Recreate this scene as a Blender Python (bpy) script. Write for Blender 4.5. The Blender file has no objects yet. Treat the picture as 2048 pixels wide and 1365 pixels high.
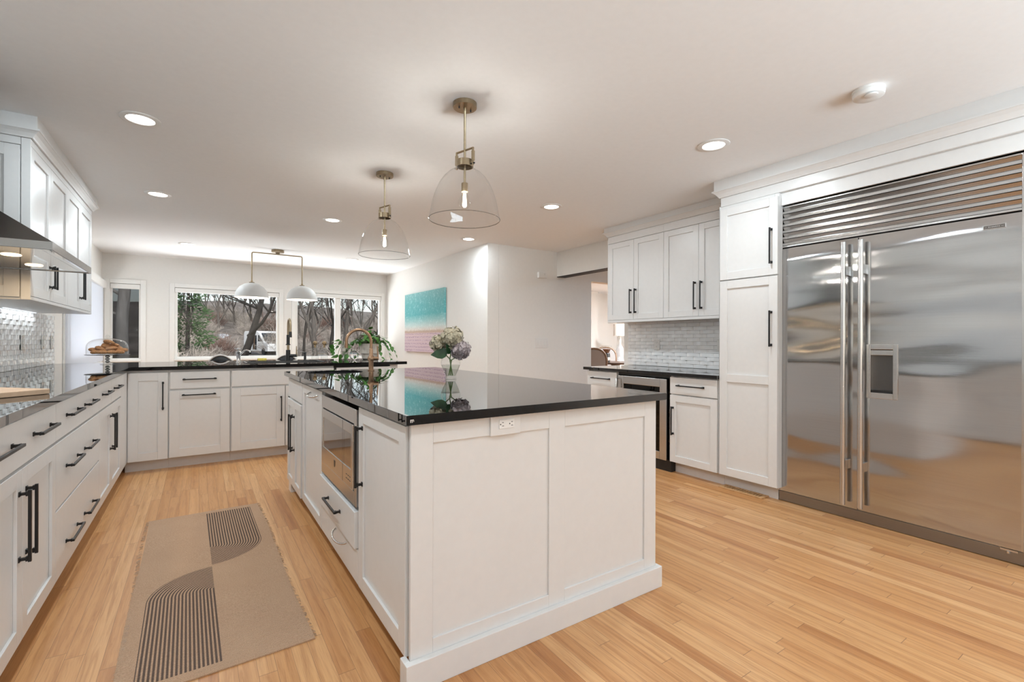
import bpy, bmesh, math, random
from mathutils import Vector, Matrix
PI = math.pi
SC = bpy.context.scene
COL = SC.collection

# ------------------------------------------------------------------ camera, sky, sun, exposure
CAM_H = 1.152; YAW = math.radians(33.6); FPX = 941.0; ROLL = 0.0033
cam = bpy.data.cameras.new('camera'); cam_o = bpy.data.objects.new('camera', cam); COL.objects.link(cam_o)
cam.sensor_width = 36.0; cam.lens = 36.0 * FPX / 2048.0; cam.shift_y = 1.1 / 2048.0
cam.clip_start = 0.05; cam.clip_end = 600
cam_o.matrix_world = (Matrix.Translation((0, 0, CAM_H)) @ Matrix.Rotation(-YAW, 4, 'Z')
                      @ Matrix.Rotation(PI / 2, 4, 'X') @ Matrix.Rotation(ROLL, 4, 'Z'))
SC.camera = cam_o
SC.view_settings.view_transform = 'Standard'; SC.view_settings.look = 'None'
SC.view_settings.gamma = 1.0; SC.view_settings.use_curve_mapping = False
SC.view_settings.exposure = 0.45
cy = SC.cycles
cy.max_bounces = 9; cy.diffuse_bounces = 5; cy.glossy_bounces = 5; cy.transmission_bounces = 6
cy.transparent_max_bounces = 14; cy.sample_clamp_indirect = 6.0; cy.caustics_reflective = False
cy.caustics_refractive = False; cy.use_denoising = True; cy.blur_glossy = 0.5

W = bpy.data.worlds.new('world'); SC.world = W; W.use_nodes = True
wn = W.node_tree; wn.nodes.clear()
sky = wn.nodes.new('ShaderNodeTexSky'); sky.sky_type = 'NISHITA'; sky.sun_disc = False
sky.sun_elevation = math.radians(38); sky.sun_rotation = math.radians(200); sky.air_density = 1.0; sky.dust_density = 2.0
bg = wn.nodes.new('ShaderNodeBackground'); bg.inputs[1].default_value = 0.16
wo = wn.nodes.new('ShaderNodeOutputWorld')
hs = wn.nodes.new('ShaderNodeHueSaturation'); hs.inputs['Saturation'].default_value = 0.55; hs.inputs['Value'].default_value = 1.1
wn.links.new(sky.outputs[0], hs.inputs['Color']); wn.links.new(hs.outputs[0], bg.inputs[0]); wn.links.new(bg.outputs[0], wo.inputs[0])
SUN_W, TERR_FILL_W, CAN_W, CAN_COL = 2.0, 230.0, 9.0, (0.83, 0.935, 1.0)
sun = bpy.data.lights.new('sun', 'SUN'); sun.energy = SUN_W; sun.angle = 0.02; sun.color = (1, 0.95, 0.87)
sun_o = bpy.data.objects.new('sun', sun); COL.objects.link(sun_o)
sun_o.rotation_euler = (math.radians(38), 0, math.radians(28))
# added area lamp in place of sunlit paving, lights ceiling through the rear window
l_ = bpy.data.lights.new('paving_fill_lamp', 'AREA'); l_.shape = 'RECTANGLE'; l_.size = 10.0; l_.size_y = 9.0; l_.energy = 6300.0; l_.color = (0.72, 0.89, 1.0)
o_ = bpy.data.objects.new('paving_fill_lamp', l_); COL.objects.link(o_); o_.location = (1.5, -9.5, 0.0); o_.rotation_euler = (PI, 0, 0)
# added fill lamps outside the back and side windows, standing in for terrace bounce
for nm, loc, sx, e, rot in (('terrace_fill_lamp', (1.0, 11.3, -0.1), 5.6, TERR_FILL_W * 2.2, (PI, 0, 0)), ('side_fill_lamp', (-2.0, 7.6, 0.25), 2.6, TERR_FILL_W * 0.25, (math.radians(125), 0, -PI / 2))):
    l_ = bpy.data.lights.new(nm, 'AREA'); l_.shape = 'RECTANGLE'; l_.size = sx; l_.size_y = 0.7 if sx < 4 else 2.6; l_.energy = e; l_.color = (0.97, 0.985, 1.0)
    o_ = bpy.data.objects.new(nm, l_); COL.objects.link(o_); o_.location = loc; o_.rotation_euler = rot

fwd = Vector((math.sin(YAW), math.cos(YAW), 0)); rgt = Vector((math.cos(YAW), -math.sin(YAW), 0))
def far(u, v, d):
    """world point seen at pixel (u, v) at camera depth d: used to set out the garden beyond the windows"""
    return Vector((0, 0, CAM_H)) + fwd * d + rgt * ((u - 1024) / FPX * d) + Vector((0, 0, -(v - 683.6 - ROLL * (u - 1024)) / FPX * d))

# ------------------------------------------------------------------ node helpers
def new_mat(name):
    m = bpy.data.materials.new(name); m.use_nodes = True
    n = m.node_tree; b = n.nodes['Principled BSDF']
    return m, n, b
def setb(b, col=None, rough=None, metal=None, **k):
    if col is not None: b.inputs['Base Color'].default_value = (*col, 1)
    if rough is not None: b.inputs['Roughness'].default_value = rough
    if metal is not None: b.inputs['Metallic'].default_value = metal
    for q, v in k.items(): b.inputs[q.replace('_', ' ')].default_value = v
def nd(n, t, **k):
    o = n.nodes.new(t)
    for q, v in k.items(): setattr(o, q, v)
    return o
def mth(n, op, a, b=None, c=None):
    o = n.nodes.new('ShaderNodeMath'); o.operation = op
    for i, x in enumerate((a, b, c)):
        if x is None: continue
        if isinstance(x, (int, float)): o.inputs[i].default_value = x
        else: n.links.new(x, o.inputs[i])
    return o.outputs[0]
def mixc(n, f, a, b, mode='MIX'):
    o = n.nodes.new('ShaderNodeMix'); o.data_type = 'RGBA'; o.blend_type = mode
    for i, x in ((0, f), (6, a), (7, b)):
        if isinstance(x, (int, float)): o.inputs[i].default_value = x
        elif isinstance(x, tuple): o.inputs[i].default_value = (*x, 1)
        else: n.links.new(x, o.inputs[i])
    return o.outputs[2]
def coords(n, scale=(1, 1, 1), rot=(0, 0, 0), loc=(0, 0, 0), out='Object'):
    t = nd(n, 'ShaderNodeTexCoord'); m = nd(n, 'ShaderNodeMapping')
    m.inputs['Scale'].default_value = scale; m.inputs['Rotation'].default_value = rot; m.inputs['Location'].default_value = loc
    n.links.new(t.outputs[out], m.inputs[0]); return m.outputs[0]
def noise(n, vec, scale, detail=4, rough=0.5, dist=0.0):
    o = nd(n, 'ShaderNodeTexNoise'); o.inputs['Scale'].default_value = scale; o.inputs['Detail'].default_value = detail
    o.inputs['Roughness'].default_value = rough; o.inputs['Distortion'].default_value = dist
    n.links.new(vec, o.inputs['Vector']); return o.outputs['Fac']
def ramp(n, fac, stops):
    o = nd(n, 'ShaderNodeValToRGB'); e = o.color_ramp.elements
    while len(e) < len(stops): e.new(0.5)
    for x, (p, c) in zip(e, stops): x.position = p; x.color = (*c, 1)
    n.links.new(fac, o.inputs[0]); return o.outputs[0]
def bump(n, b, h, strength=0.3, dist=0.002):
    o = nd(n, 'ShaderNodeBump'); o.inputs['Strength'].default_value = strength; o.inputs['Distance'].default_value = dist
    n.links.new(h, o.inputs['Height']); n.links.new(o.outputs[0], b.inputs['Normal'])
def xyz(n, vec):
    o = nd(n, 'ShaderNodeSeparateXYZ'); n.links.new(vec, o.inputs[0]); return o.outputs
def cmb(n, x, y, z=0.0):
    o = nd(n, 'ShaderNodeCombineXYZ')
    for i, q in enumerate((x, y, z)):
        if isinstance(q, (int, float)): o.inputs[i].default_value = q
        else: n.links.new(q, o.inputs[i])
    return o.outputs[0]

def plain(name, col, rough=0.5, metal=0.0, var=0.03, scale=30.0, bmp=0.0, bscale=200.0, **k):
    """a procedural paint, plastic, metal or cloth: base colour with slight noise, optional fine bump"""
    m, n, b = new_mat(name); setb(b, col, rough, metal, **k)
    v = coords(n)
    f = noise(n, v, scale, 3)
    lo = tuple(max(0, x * (1 - var)) for x in col); hi = tuple(min(1, x * (1 + var)) for x in col)
    n.links.new(ramp(n, f, [(0.3, lo), (0.7, hi)]), b.inputs['Base Color'])
    if bmp: bump(n, b, noise(n, v, bscale, 2), bmp, 0.001)
    return m
def thin_glass(name, tint=(1, 1, 1), rough=0.0, refl=1.0, ior=1.45):
    m = bpy.data.materials.new(name); m.use_nodes = True; n = m.node_tree; n.nodes.clear()
    tr = nd(n, 'ShaderNodeBsdfTransparent'); tr.inputs[0].default_value = (*tint, 1)
    gl = nd(n, 'ShaderNodeBsdfGlossy'); gl.inputs['Roughness'].default_value = rough
    lw = nd(n, 'ShaderNodeLayerWeight'); lw.inputs[0].default_value = 0.5
    f0 = ((ior - 1) / (ior + 1)) ** 2; pw = mth(n, 'POWER', lw.outputs['Facing'], 5.0)
    fr = mth(n, 'ADD', f0, mth(n, 'MULTIPLY', pw, 1 - f0))
    mx = nd(n, 'ShaderNodeMixShader'); out = nd(n, 'ShaderNodeOutputMaterial')
    n.links.new(mth(n, 'MULTIPLY', fr, refl), mx.inputs[0])
    n.links.new(tr.outputs[0], mx.inputs[1]); n.links.new(gl.outputs[0], mx.inputs[2]); n.links.new(mx.outputs[0], out.inputs[0])
    return m
def glow(name, col, s):
    m = bpy.data.materials.new(name); m.use_nodes = True; n = m.node_tree; n.nodes.clear()
    e = nd(n, 'ShaderNodeEmission'); e.inputs[0].default_value = (*col, 1); e.inputs[1].default_value = s
    out = nd(n, 'ShaderNodeOutputMaterial'); n.links.new(e.outputs[0], out.inputs[0]); return m

M = {}
M['wall'] = plain('wall_paint', (0.80, 0.785, 0.755), 0.75, var=0.01, bmp=0.05)
M['ceiling'] = plain('ceiling_paint', (0.86, 0.865, 0.87), 0.85, var=0.01, bmp=0.05)
M['hall'] = plain('hall_grey_paint', (0.56, 0.575, 0.60), 0.75, var=0.01)
M['trim'] = plain('trim_paint', (0.83, 0.82, 0.795), 0.4, var=0.01)
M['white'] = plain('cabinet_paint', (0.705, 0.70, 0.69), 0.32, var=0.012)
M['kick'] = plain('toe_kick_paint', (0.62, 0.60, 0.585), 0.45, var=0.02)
M['black'] = plain('black_metal', (0.012, 0.012, 0.013), 0.38, 0.3, var=0.1)
M['blackplastic'] = plain('black_plastic', (0.012, 0.012, 0.012), 0.3, var=0.1)
M['dark'] = plain('dark_recess', (0.02, 0.019, 0.018), 0.7, var=0.1)
M['darkbeam'] = plain('dark_beam', (0.018, 0.013, 0.010), 0.6, var=0.2)
M['brass'] = plain('aged_brass', (0.34, 0.265, 0.172), 0.33, 0.9, var=0.08, scale=60)
M['bronze'] = plain('brushed_bronze', (0.33, 0.205, 0.125), 0.34, 0.85, var=0.12, scale=60)
M['chrome'] = plain('chrome', (0.72, 0.72, 0.72), 0.08, 1.0, var=0.02)
M['plastic'] = plain('white_plastic', (0.78, 0.77, 0.75), 0.35, var=0.01)
M['lampwhite'] = plain('lamp_matte_white', (0.60, 0.595, 0.58), 0.6, var=0.01)
M['wood_board'] = plain('board_wood', (0.52, 0.36, 0.24), 0.5, var=0.12, scale=18)
M['wood_vent'] = plain('vent_wood', (0.50, 0.29, 0.13), 0.45, var=0.15, scale=40)
M['wood_chair'] = plain('chair_frame_wood', (0.20, 0.13, 0.085), 0.5, var=0.15)
M['fabric'] = plain('grey_linen', (0.36, 0.34, 0.33), 0.9, var=0.08, scale=200, bmp=0.3)
M['blackfabric'] = plain('dark_chair_shell', (0.02, 0.021, 0.024), 0.5, var=0.1)
M['cookie'] = plain('cookie_crust', (0.42, 0.19, 0.07), 0.75, var=0.3, scale=70, bmp=0.6, bscale=120)
M['leaf'] = plain('pothos_leaf', (0.055, 0.17, 0.025), 0.4, var=0.55, scale=22)
M['darkleaf'] = plain('hydrangea_leaf', (0.012, 0.05, 0.014), 0.45, var=0.4, scale=30)
M['stem'] = plain('green_stem', (0.10, 0.17, 0.04), 0.5, var=0.2)
M['petal'] = plain('cream_petal', (0.50, 0.45, 0.33), 0.75, var=0.28, scale=45)
M['petal2'] = plain('mauve_petal', (0.43, 0.365, 0.375), 0.75, var=0.3, scale=45)
M['pot'] = plain('ribbed_clay', (0.62, 0.56, 0.49), 0.7, var=0.08)
M['soil'] = plain('potting_soil', (0.05, 0.035, 0.025), 0.95, var=0.4, scale=90, bmp=0.8)
M['cork'] = plain('brown_stopper', (0.33, 0.22, 0.11), 0.7, var=0.35, scale=90)
M['sponge'] = plain('yellow_sponge', (0.75, 0.62, 0.14), 0.9, var=0.15, scale=150, bmp=0.5)
M['bean'] = plain('coffee_beans', (0.16, 0.065, 0.03), 0.6, var=0.4, scale=120, bmp=0.8)
M['shade'] = plain('lamp_shade_linen', (0.82, 0.80, 0.75), 0.9, var=0.05, scale=160)
M['sideboard'] = plain('sideboard_paint', (0.66, 0.68, 0.69), 0.5, var=0.02)
M['darkwood'] = plain('dark_table_wood', (0.055, 0.03, 0.02), 0.35, var=0.3)
M['glass'] = thin_glass('clear_glass', (0.955, 0.96, 0.955), 0.0, 1.0)
M['shadeglass'] = thin_glass('pendant_glass', (0.968, 0.968, 0.966), 0.0, 0.85, 1.42)
M['glassrim'] = thin_glass('glass_rim', (0.62, 0.63, 0.63), 0.0, 1.0)
M['pane'] = thin_glass('window_pane', (0.97, 0.98, 0.98), 0.0, 0.25)
M['tintglass'] = thin_glass('tinted_glass', (0.20, 0.19, 0.17), 0.0, 1.2)
M['screen'] = thin_glass('insect_screen', (0.42, 0.42, 0.42), 0.5, 0.1)
M['solidglass'] = plain('solid_clear_glass', (1, 1, 1), 0.0, var=0.0, Transmission_Weight=1.0, IOR=1.45)
M['water'] = thin_glass('vase_water', (0.86, 0.88, 0.86), 0.0, 0.8, 1.33)
M['can'] = glow('downlight_lens', (1.0, 0.95, 0.87), 5.0)
M['fill_striplens'] = glow('fill_strip_lens', (0.88, 0.95, 1.0), 0.9)  # glow for the strips added under the left wall cabinets
M['filament'] = glow('bulb_filament', (1.0, 0.80, 0.55), 22.0)
M['hoodlens'] = glow('hood_lamp', (1.0, 0.68, 0.36), 5.0)
M['domebulb'] = glow('dome_lamp_bulb', (1.0, 0.80, 0.58), 5.0)

def mat_floor():
    m, n, b = new_mat('oak_strip_floor'); v = coords(n); X, Y, Z = xyz(n, v)
    w = 0.0575
    r = mth(n, 'DIVIDE', X, w); row = mth(n, 'FLOOR', r); fx = mth(n, 'FRACT', r)
    wn1 = nd(n, 'ShaderNodeTexWhiteNoise', noise_dimensions='1D'); n.links.new(row, wn1.inputs['W'])
    off = mth(n, 'MULTIPLY', wn1.outputs[0], 3.7)
    ln = mth(n, 'ADD', 0.75, mth(n, 'MULTIPLY', mth(n, 'FRACT', mth(n, 'MULTIPLY', wn1.outputs[0], 17.3)), 0.6))
    p = mth(n, 'DIVIDE', mth(n, 'ADD', Y, off), ln); pl = mth(n, 'FLOOR', p); fy = mth(n, 'FRACT', p)
    wn2 = nd(n, 'ShaderNodeTexWhiteNoise', noise_dimensions='2D'); n.links.new(cmb(n, row, pl), wn2.inputs['Vector'])
    tone = ramp(n, wn2.outputs[0], [(0.0, (0.46, 0.208, 0.075)), (0.12, (0.55, 0.277, 0.110)), (0.6, (0.61, 0.328, 0.140)), (1.0, (0.67, 0.39, 0.183))])
    g = cmb(n, mth(n, 'ADD', mth(n, 'MULTIPLY', X, 34.0), mth(n, 'MULTIPLY', wn2.outputs[0], 50.0)), mth(n, 'MULTIPLY', Y, 1.6), mth(n, 'MULTIPLY', wn1.outputs[0], 9.0))
    gr = noise(n, g, 1.5, 6, 0.62, 1.4)
    grain = ramp(n, gr, [(0.28, (0.68, 0.55, 0.42)), (0.5, (0.98, 0.96, 0.93)), (0.75, (1.08, 1.06, 1.03))])
    c = mixc(n, 0.8, tone, grain, 'MULTIPLY')
    fig = nd(n, 'ShaderNodeTexWave', wave_type='BANDS', bands_direction='X'); fig.inputs['Scale'].default_value = 0.55; fig.inputs['Distortion'].default_value = 9.0; fig.inputs['Detail'].default_value = 2.5; fig.inputs['Detail Scale'].default_value = 0.7
    n.links.new(cmb(n, mth(n, 'ADD', mth(n, 'MULTIPLY', X, 9.0), mth(n, 'MULTIPLY', wn2.outputs[0], 70.0)), mth(n, 'MULTIPLY', Y, 1.1), mth(n, 'MULTIPLY', wn2.outputs[0], 31.0)), fig.inputs['Vector'])
    c = mixc(n, 0.35, c, ramp(n, fig.outputs['Fac'], [(0.0, (0.70, 0.58, 0.44)), (0.35, (1, 1, 1))]), 'MULTIPLY')
    pores = noise(n, cmb(n, mth(n, 'MULTIPLY', X, 420.0), mth(n, 'MULTIPLY', Y, 9.0)), 1.0, 2)
    c = mixc(n, 0.3, c, ramp(n, pores, [(0.38, (0.72, 0.62, 0.52)), (0.52, (1, 1, 1))]), 'MULTIPLY')
    seam = mth(n, 'MAXIMUM', mth(n, 'LESS_THAN', fx, 0.022), mth(n, 'LESS_THAN', mth(n, 'MULTIPLY', fy, ln), 0.0022))
    c = mixc(n, mth(n, 'MULTIPLY', seam, 0.75), c, (0.16, 0.075, 0.03))
    n.links.new(c, b.inputs['Base Color']); setb(b, None, 0.33)
    n.links.new(mth(n, 'ADD', 0.27, mth(n, 'MULTIPLY', gr, 0.14)), b.inputs['Roughness'])
    bump(n, b, mth(n, 'SUBTRACT', mth(n, 'MULTIPLY', gr, 0.15), seam), 0.25, 0.0012)
    return m
M['floor'] = mat_floor()

def mat_granite():
    """polished black stone: near-black at a steep view, mirror-like at a grazing one"""
    m = bpy.data.materials.new('polished_black_granite'); m.use_nodes = True; n = m.node_tree; n.nodes.clear(); v = coords(n)
    f = noise(n, v, 900, 2); c = ramp(n, f, [(0.55, (0.004, 0.004, 0.0045)), (0.74, (0.028, 0.028, 0.03))])
    d = nd(n, 'ShaderNodeBsdfDiffuse'); n.links.new(c, d.inputs[0])
    g = nd(n, 'ShaderNodeBsdfGlossy'); g.inputs['Roughness'].default_value = 0.006
    lw = nd(n, 'ShaderNodeLayerWeight'); lw.inputs[0].default_value = 0.5
    k = mth(n, 'ADD', 0.022, mth(n, 'MULTIPLY', mth(n, 'POWER', lw.outputs['Facing'], 2.2), 0.95))
    mx = nd(n, 'ShaderNodeMixShader'); out = nd(n, 'ShaderNodeOutputMaterial')
    n.links.new(k, mx.inputs[0]); n.links.new(d.outputs[0], mx.inputs[1]); n.links.new(g.outputs[0], mx.inputs[2]); n.links.new(mx.outputs[0], out.inputs[0])
    return m
M['granite'] = mat_granite()

def mat_steel(name, col, rough, wav=0.0, stretch=(1, 1, 1), aniso=0.0, rot=0.0, metal=1.0):
    m, n, b = new_mat(name); v = coords(n)
    vs = coords(n, stretch)
    st = noise(n, vs, 1.0, 3)
    lo = tuple(x * 0.93 for x in col)
    n.links.new(ramp(n, st, [(0.3, lo), (0.7, col)]), b.inputs['Base Color'])
    setb(b, None, rough, metal, Anisotropic=aniso, Anisotropic_Rotation=rot)
    if aniso:
        t = nd(n, 'ShaderNodeTangent', direction_type='RADIAL', axis='Z'); n.links.new(t.outputs[0], b.inputs['Tangent'])
    h = mth(n, 'MULTIPLY', st, 0.004 if wav else 0.012)
    if wav:
        big = noise(n, coords(n, (1, 0.6, 2.2)), 1.5, 1)
        h = mth(n, 'ADD', h, mth(n, 'MULTIPLY', big, wav))
    bump(n, b, h, 1.0, 0.01)
    return m
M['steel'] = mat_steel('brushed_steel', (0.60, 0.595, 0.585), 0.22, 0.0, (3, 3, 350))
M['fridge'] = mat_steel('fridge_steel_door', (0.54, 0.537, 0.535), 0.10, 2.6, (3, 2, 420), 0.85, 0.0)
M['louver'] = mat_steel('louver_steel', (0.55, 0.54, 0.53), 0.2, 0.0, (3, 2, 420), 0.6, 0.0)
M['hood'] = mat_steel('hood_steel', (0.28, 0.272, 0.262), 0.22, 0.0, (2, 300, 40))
M['mirror_steel'] = mat_steel('hood_underside_steel', (0.66, 0.655, 0.645), 0.025, 0.0, (2, 2, 2))

def mat_tile():
    m, n, b = new_mat('arched_glass_tile'); v = coords(n)
    f = noise(n, v, 9, 2)
    n.links.new(ramp(n, f, [(0.3, (0.86, 0.865, 0.87)), (0.7, (0.93, 0.93, 0.93))]), b.inputs['Base Color'])
    setb(b, None, 0.08, IOR=1.65, Coat_Weight=1.0, Coat_Roughness=0.02); return m
M['tile'] = mat_tile()
M['grout'] = plain('tile_grout', (0.42, 0.415, 0.41), 0.9, var=0.05)

def mat_rug():
    m, n, b = new_mat('woven_rug'); v = coords(n); X, Y, Z = xyz(n, v)
    # two mirrored quadrants of parallel stripes that bend into quarter circles
    def quad(x, y, yc):
        r = mth(n, 'SQRT', mth(n, 'ADD', mth(n, 'MULTIPLY', x, x), mth(n, 'MULTIPLY', mth(n, 'SUBTRACT', y, yc), mth(n, 'SUBTRACT', y, yc))))
        d = mth(n, 'ADD', mth(n, 'MULTIPLY', mth(n, 'GREATER_THAN', y, yc), x), mth(n, 'MULTIPLY', mth(n, 'LESS_THAN', y, yc), r))
        ins = mth(n, 'MULTIPLY', mth(n, 'GREATER_THAN', x, 0.0), mth(n, 'LESS_THAN', d, 0.252))
        ins = mth(n, 'MULTIPLY', ins, mth(n, 'MULTIPLY', mth(n, 'GREATER_THAN', y, 0.005), mth(n, 'LESS_THAN', y, 0.865)))
        st = mth(n, 'GREATER_THAN', mth(n, 'SINE', mth(n, 'MULTIPLY', d, 2 * PI / 0.0131)), -0.15)
        return mth(n, 'MULTIPLY', ins, st)
    q = mth(n, 'MAXIMUM', quad(X, Y, 0.262), quad(mth(n, 'MULTIPLY', X, -1.0), mth(n, 'MULTIPLY', Y, -1.0), 0.262))
    wv = noise(n, v, 260, 3, 0.7); big = noise(n, v, 5, 3)
    ribs = mth(n, 'SINE', mth(n, 'MULTIPLY', Y, 2 * PI / 0.010))
    base = ramp(n, wv, [(0.25, (0.36, 0.23, 0.145)), (0.55, (0.53, 0.355, 0.235)), (0.8, (0.64, 0.46, 0.33))])
    base = mixc(n, 0.25, base, ramp(n, big, [(0.3, (0.85, 0.8, 0.78)), (0.7, (1.05, 1.05, 1.05))]), 'MULTIPLY')
    dk = ramp(n, wv, [(0.25, (0.085, 0.058, 0.045)), (0.8, (0.17, 0.12, 0.095))])
    n.links.new(mixc(n, q, base, dk), b.inputs['Base Color']); setb(b, None, 0.95, Specular_IOR_Level=0.1)
    bump(n, b, mth(n, 'ADD', mth(n, 'MULTIPLY', ribs, 0.5), wv), 0.8, 0.003); return m
M['rug'] = mat_rug()
M['fringe'] = plain('rug_fringe', (0.46, 0.33, 0.23), 0.95, var=0.2, scale=300)

def mat_art():
    m, n, b = new_mat('beach_canvas'); v = coords(n); X, Y, Z = xyz(n, v)     # Z runs 0..1.0 up the canvas, Y across
    nz = noise(n, coords(n, (1, 1.6, 4)), 5, 6, 0.7, 0.8); fine = noise(n, v, 60, 3)
    h = mth(n, 'ADD', Z, mth(n, 'MULTIPLY', mth(n, 'SUBTRACT', nz, 0.5), 0.07))
    c = ramp(n, h, [(0.0, (0.62, 0.50, 0.56)), (0.30, (0.64, 0.50, 0.52)), (0.335, (0.50, 0.36, 0.27)), (0.37, (0.66, 0.62, 0.57)), (0.43, (0.55, 0.66, 0.64)), (0.52, (0.30, 0.55, 0.55)), (0.62, (0.11, 0.42, 0.44)), (0.8, (0.13, 0.42, 0.43)), (1.0, (0.22, 0.47, 0.47))])
    foam = ramp(n, noise(n, v, 22, 6, 0.75, 1.0), [(0.52, (0, 0, 0)), (0.72, (0.3, 0.3, 0.3))])
    sea = mth(n, 'GREATER_THAN', Z, 0.36)
    c = mixc(n, sea, c, mixc(n, 1.0, c, foam, 'ADD'))
    rowp = mth(n, 'ABSOLUTE', mth(n, 'SINE', mth(n, 'MULTIPLY', Z, PI / 0.055)))
    colp = mth(n, 'ABSOLUTE', mth(n, 'SINE', mth(n, 'MULTIPLY', Y, PI / 0.028)))
    dots = mth(n, 'MULTIPLY', mth(n, 'MULTIPLY', mth(n, 'GREATER_THAN', mth(n, 'ADD', rowp, mth(n, 'MULTIPLY', fine, 0.5)), 0.95), mth(n, 'GREATER_THAN', mth(n, 'ADD', colp, mth(n, 'MULTIPLY', fine, 0.6)), 0.85)), mth(n, 'LESS_THAN', Z, 0.31))
    c = mixc(n, mth(n, 'MULTIPLY', dots, 0.85), c, ramp(n, fine, [(0.38, (0.20, 0.10, 0.22)), (0.5, (0.42, 0.26, 0.38)), (0.62, (0.80, 0.72, 0.74))]))
    n.links.new(c, b.inputs['Base Color']); setb(b, None, 0.7); return m
M['art'] = mat_art()

def mat_bark(name, a, c, sc=3):
    m, n, b = new_mat(name); v = coords(n, (6, 6, 1)); f = noise(n, v, sc, 6, 0.7)
    n.links.new(ramp(n, f, [(0.3, a), (0.7, c)]), b.inputs['Base Color']); setb(b, None, 0.95); bump(n, b, f, 0.8, 0.02); return m
M['bark'] = mat_bark('grey_bark', (0.045, 0.038, 0.033), (0.16, 0.14, 0.125))
M['barkdark'] = mat_bark('dark_bark', (0.018, 0.015, 0.013), (0.07, 0.06, 0.053))
M['barkpale'] = mat_bark('pale_bark', (0.30, 0.28, 0.265), (0.62, 0.59, 0.57), 2)
M['twig'] = plain('grey_twigs', (0.36, 0.32, 0.285), 0.9, var=0.5, scale=1.2)
M['redtwig'] = plain('reddish_twigs', (0.18, 0.105, 0.085), 0.9, var=0.4, scale=2)
M['needle'] = plain('evergreen_foliage', (0.045, 0.10, 0.03), 0.7, var=0.6, scale=1.5)
def mat_ground(name, stops, sc):
    m, n, b = new_mat(name); v = coords(n); f = noise(n, v, sc, 8, 0.72, 0.5)
    n.links.new(ramp(n, f, stops), b.inputs['Base Color']); setb(b, None, 1.0); bump(n, b, f, 0.7, 0.3); return m
M['yard'] = mat_ground('winter_lawn', [(0.3, (0.10, 0.085, 0.055)), (0.55, (0.20, 0.17, 0.115)), (0.8, (0.33, 0.30, 0.24))], 0.5)
M['hill'] = mat_ground('brushy_hillside', [(0.25, (0.045, 0.038, 0.034)), (0.5, (0.15, 0.13, 0.115)), (0.68, (0.27, 0.24, 0.22)), (0.9, (0.42, 0.39, 0.37))], 0.7)
M['asphalt'] = mat_ground('driveway', [(0.3, (0.22, 0.22, 0.22)), (0.8, (0.34, 0.34, 0.34))], 2.0)
M['vanpaint'] = plain('van_white_paint', (0.78, 0.79, 0.80), 0.3, var=0.01)
M['redpaint'] = plain('dark_red_paint', (0.12, 0.035, 0.028), 0.3, var=0.05)
M['greypaint'] = plain('silver_paint', (0.42, 0.45, 0.49), 0.3, var=0.03)
M['carglass'] = plain('car_glass', (0.02, 0.03, 0.04), 0.06, var=0.05)
M['tyre'] = plain('tyre_rubber', (0.02, 0.02, 0.02), 0.8, var=0.1)
M['cargo'] = plain('plywood_cargo', (0.20, 0.12, 0.07), 0.8, var=0.2, scale=2)
def mat_blind():
    m = bpy.data.materials.new('white_vertical_blind'); m.use_nodes = True; n = m.node_tree; n.nodes.clear()
    d = nd(n, 'ShaderNodeBsdfDiffuse'); d.inputs[0].default_value = (0.85, 0.86, 0.88, 1)
    t = nd(n, 'ShaderNodeBsdfTranslucent'); t.inputs[0].default_value = (0.85, 0.87, 0.92, 1)
    mx = nd(n, 'ShaderNodeMixShader'); mx.inputs[0].default_value = 0.55; out = nd(n, 'ShaderNodeOutputMaterial')
    n.links.new(d.outputs[0], mx.inputs[1]); n.links.new(t.outputs[0], mx.inputs[2]); n.links.new(mx.outputs[0], out.inputs[0]); return m
M['blind'] = mat_blind()

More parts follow.
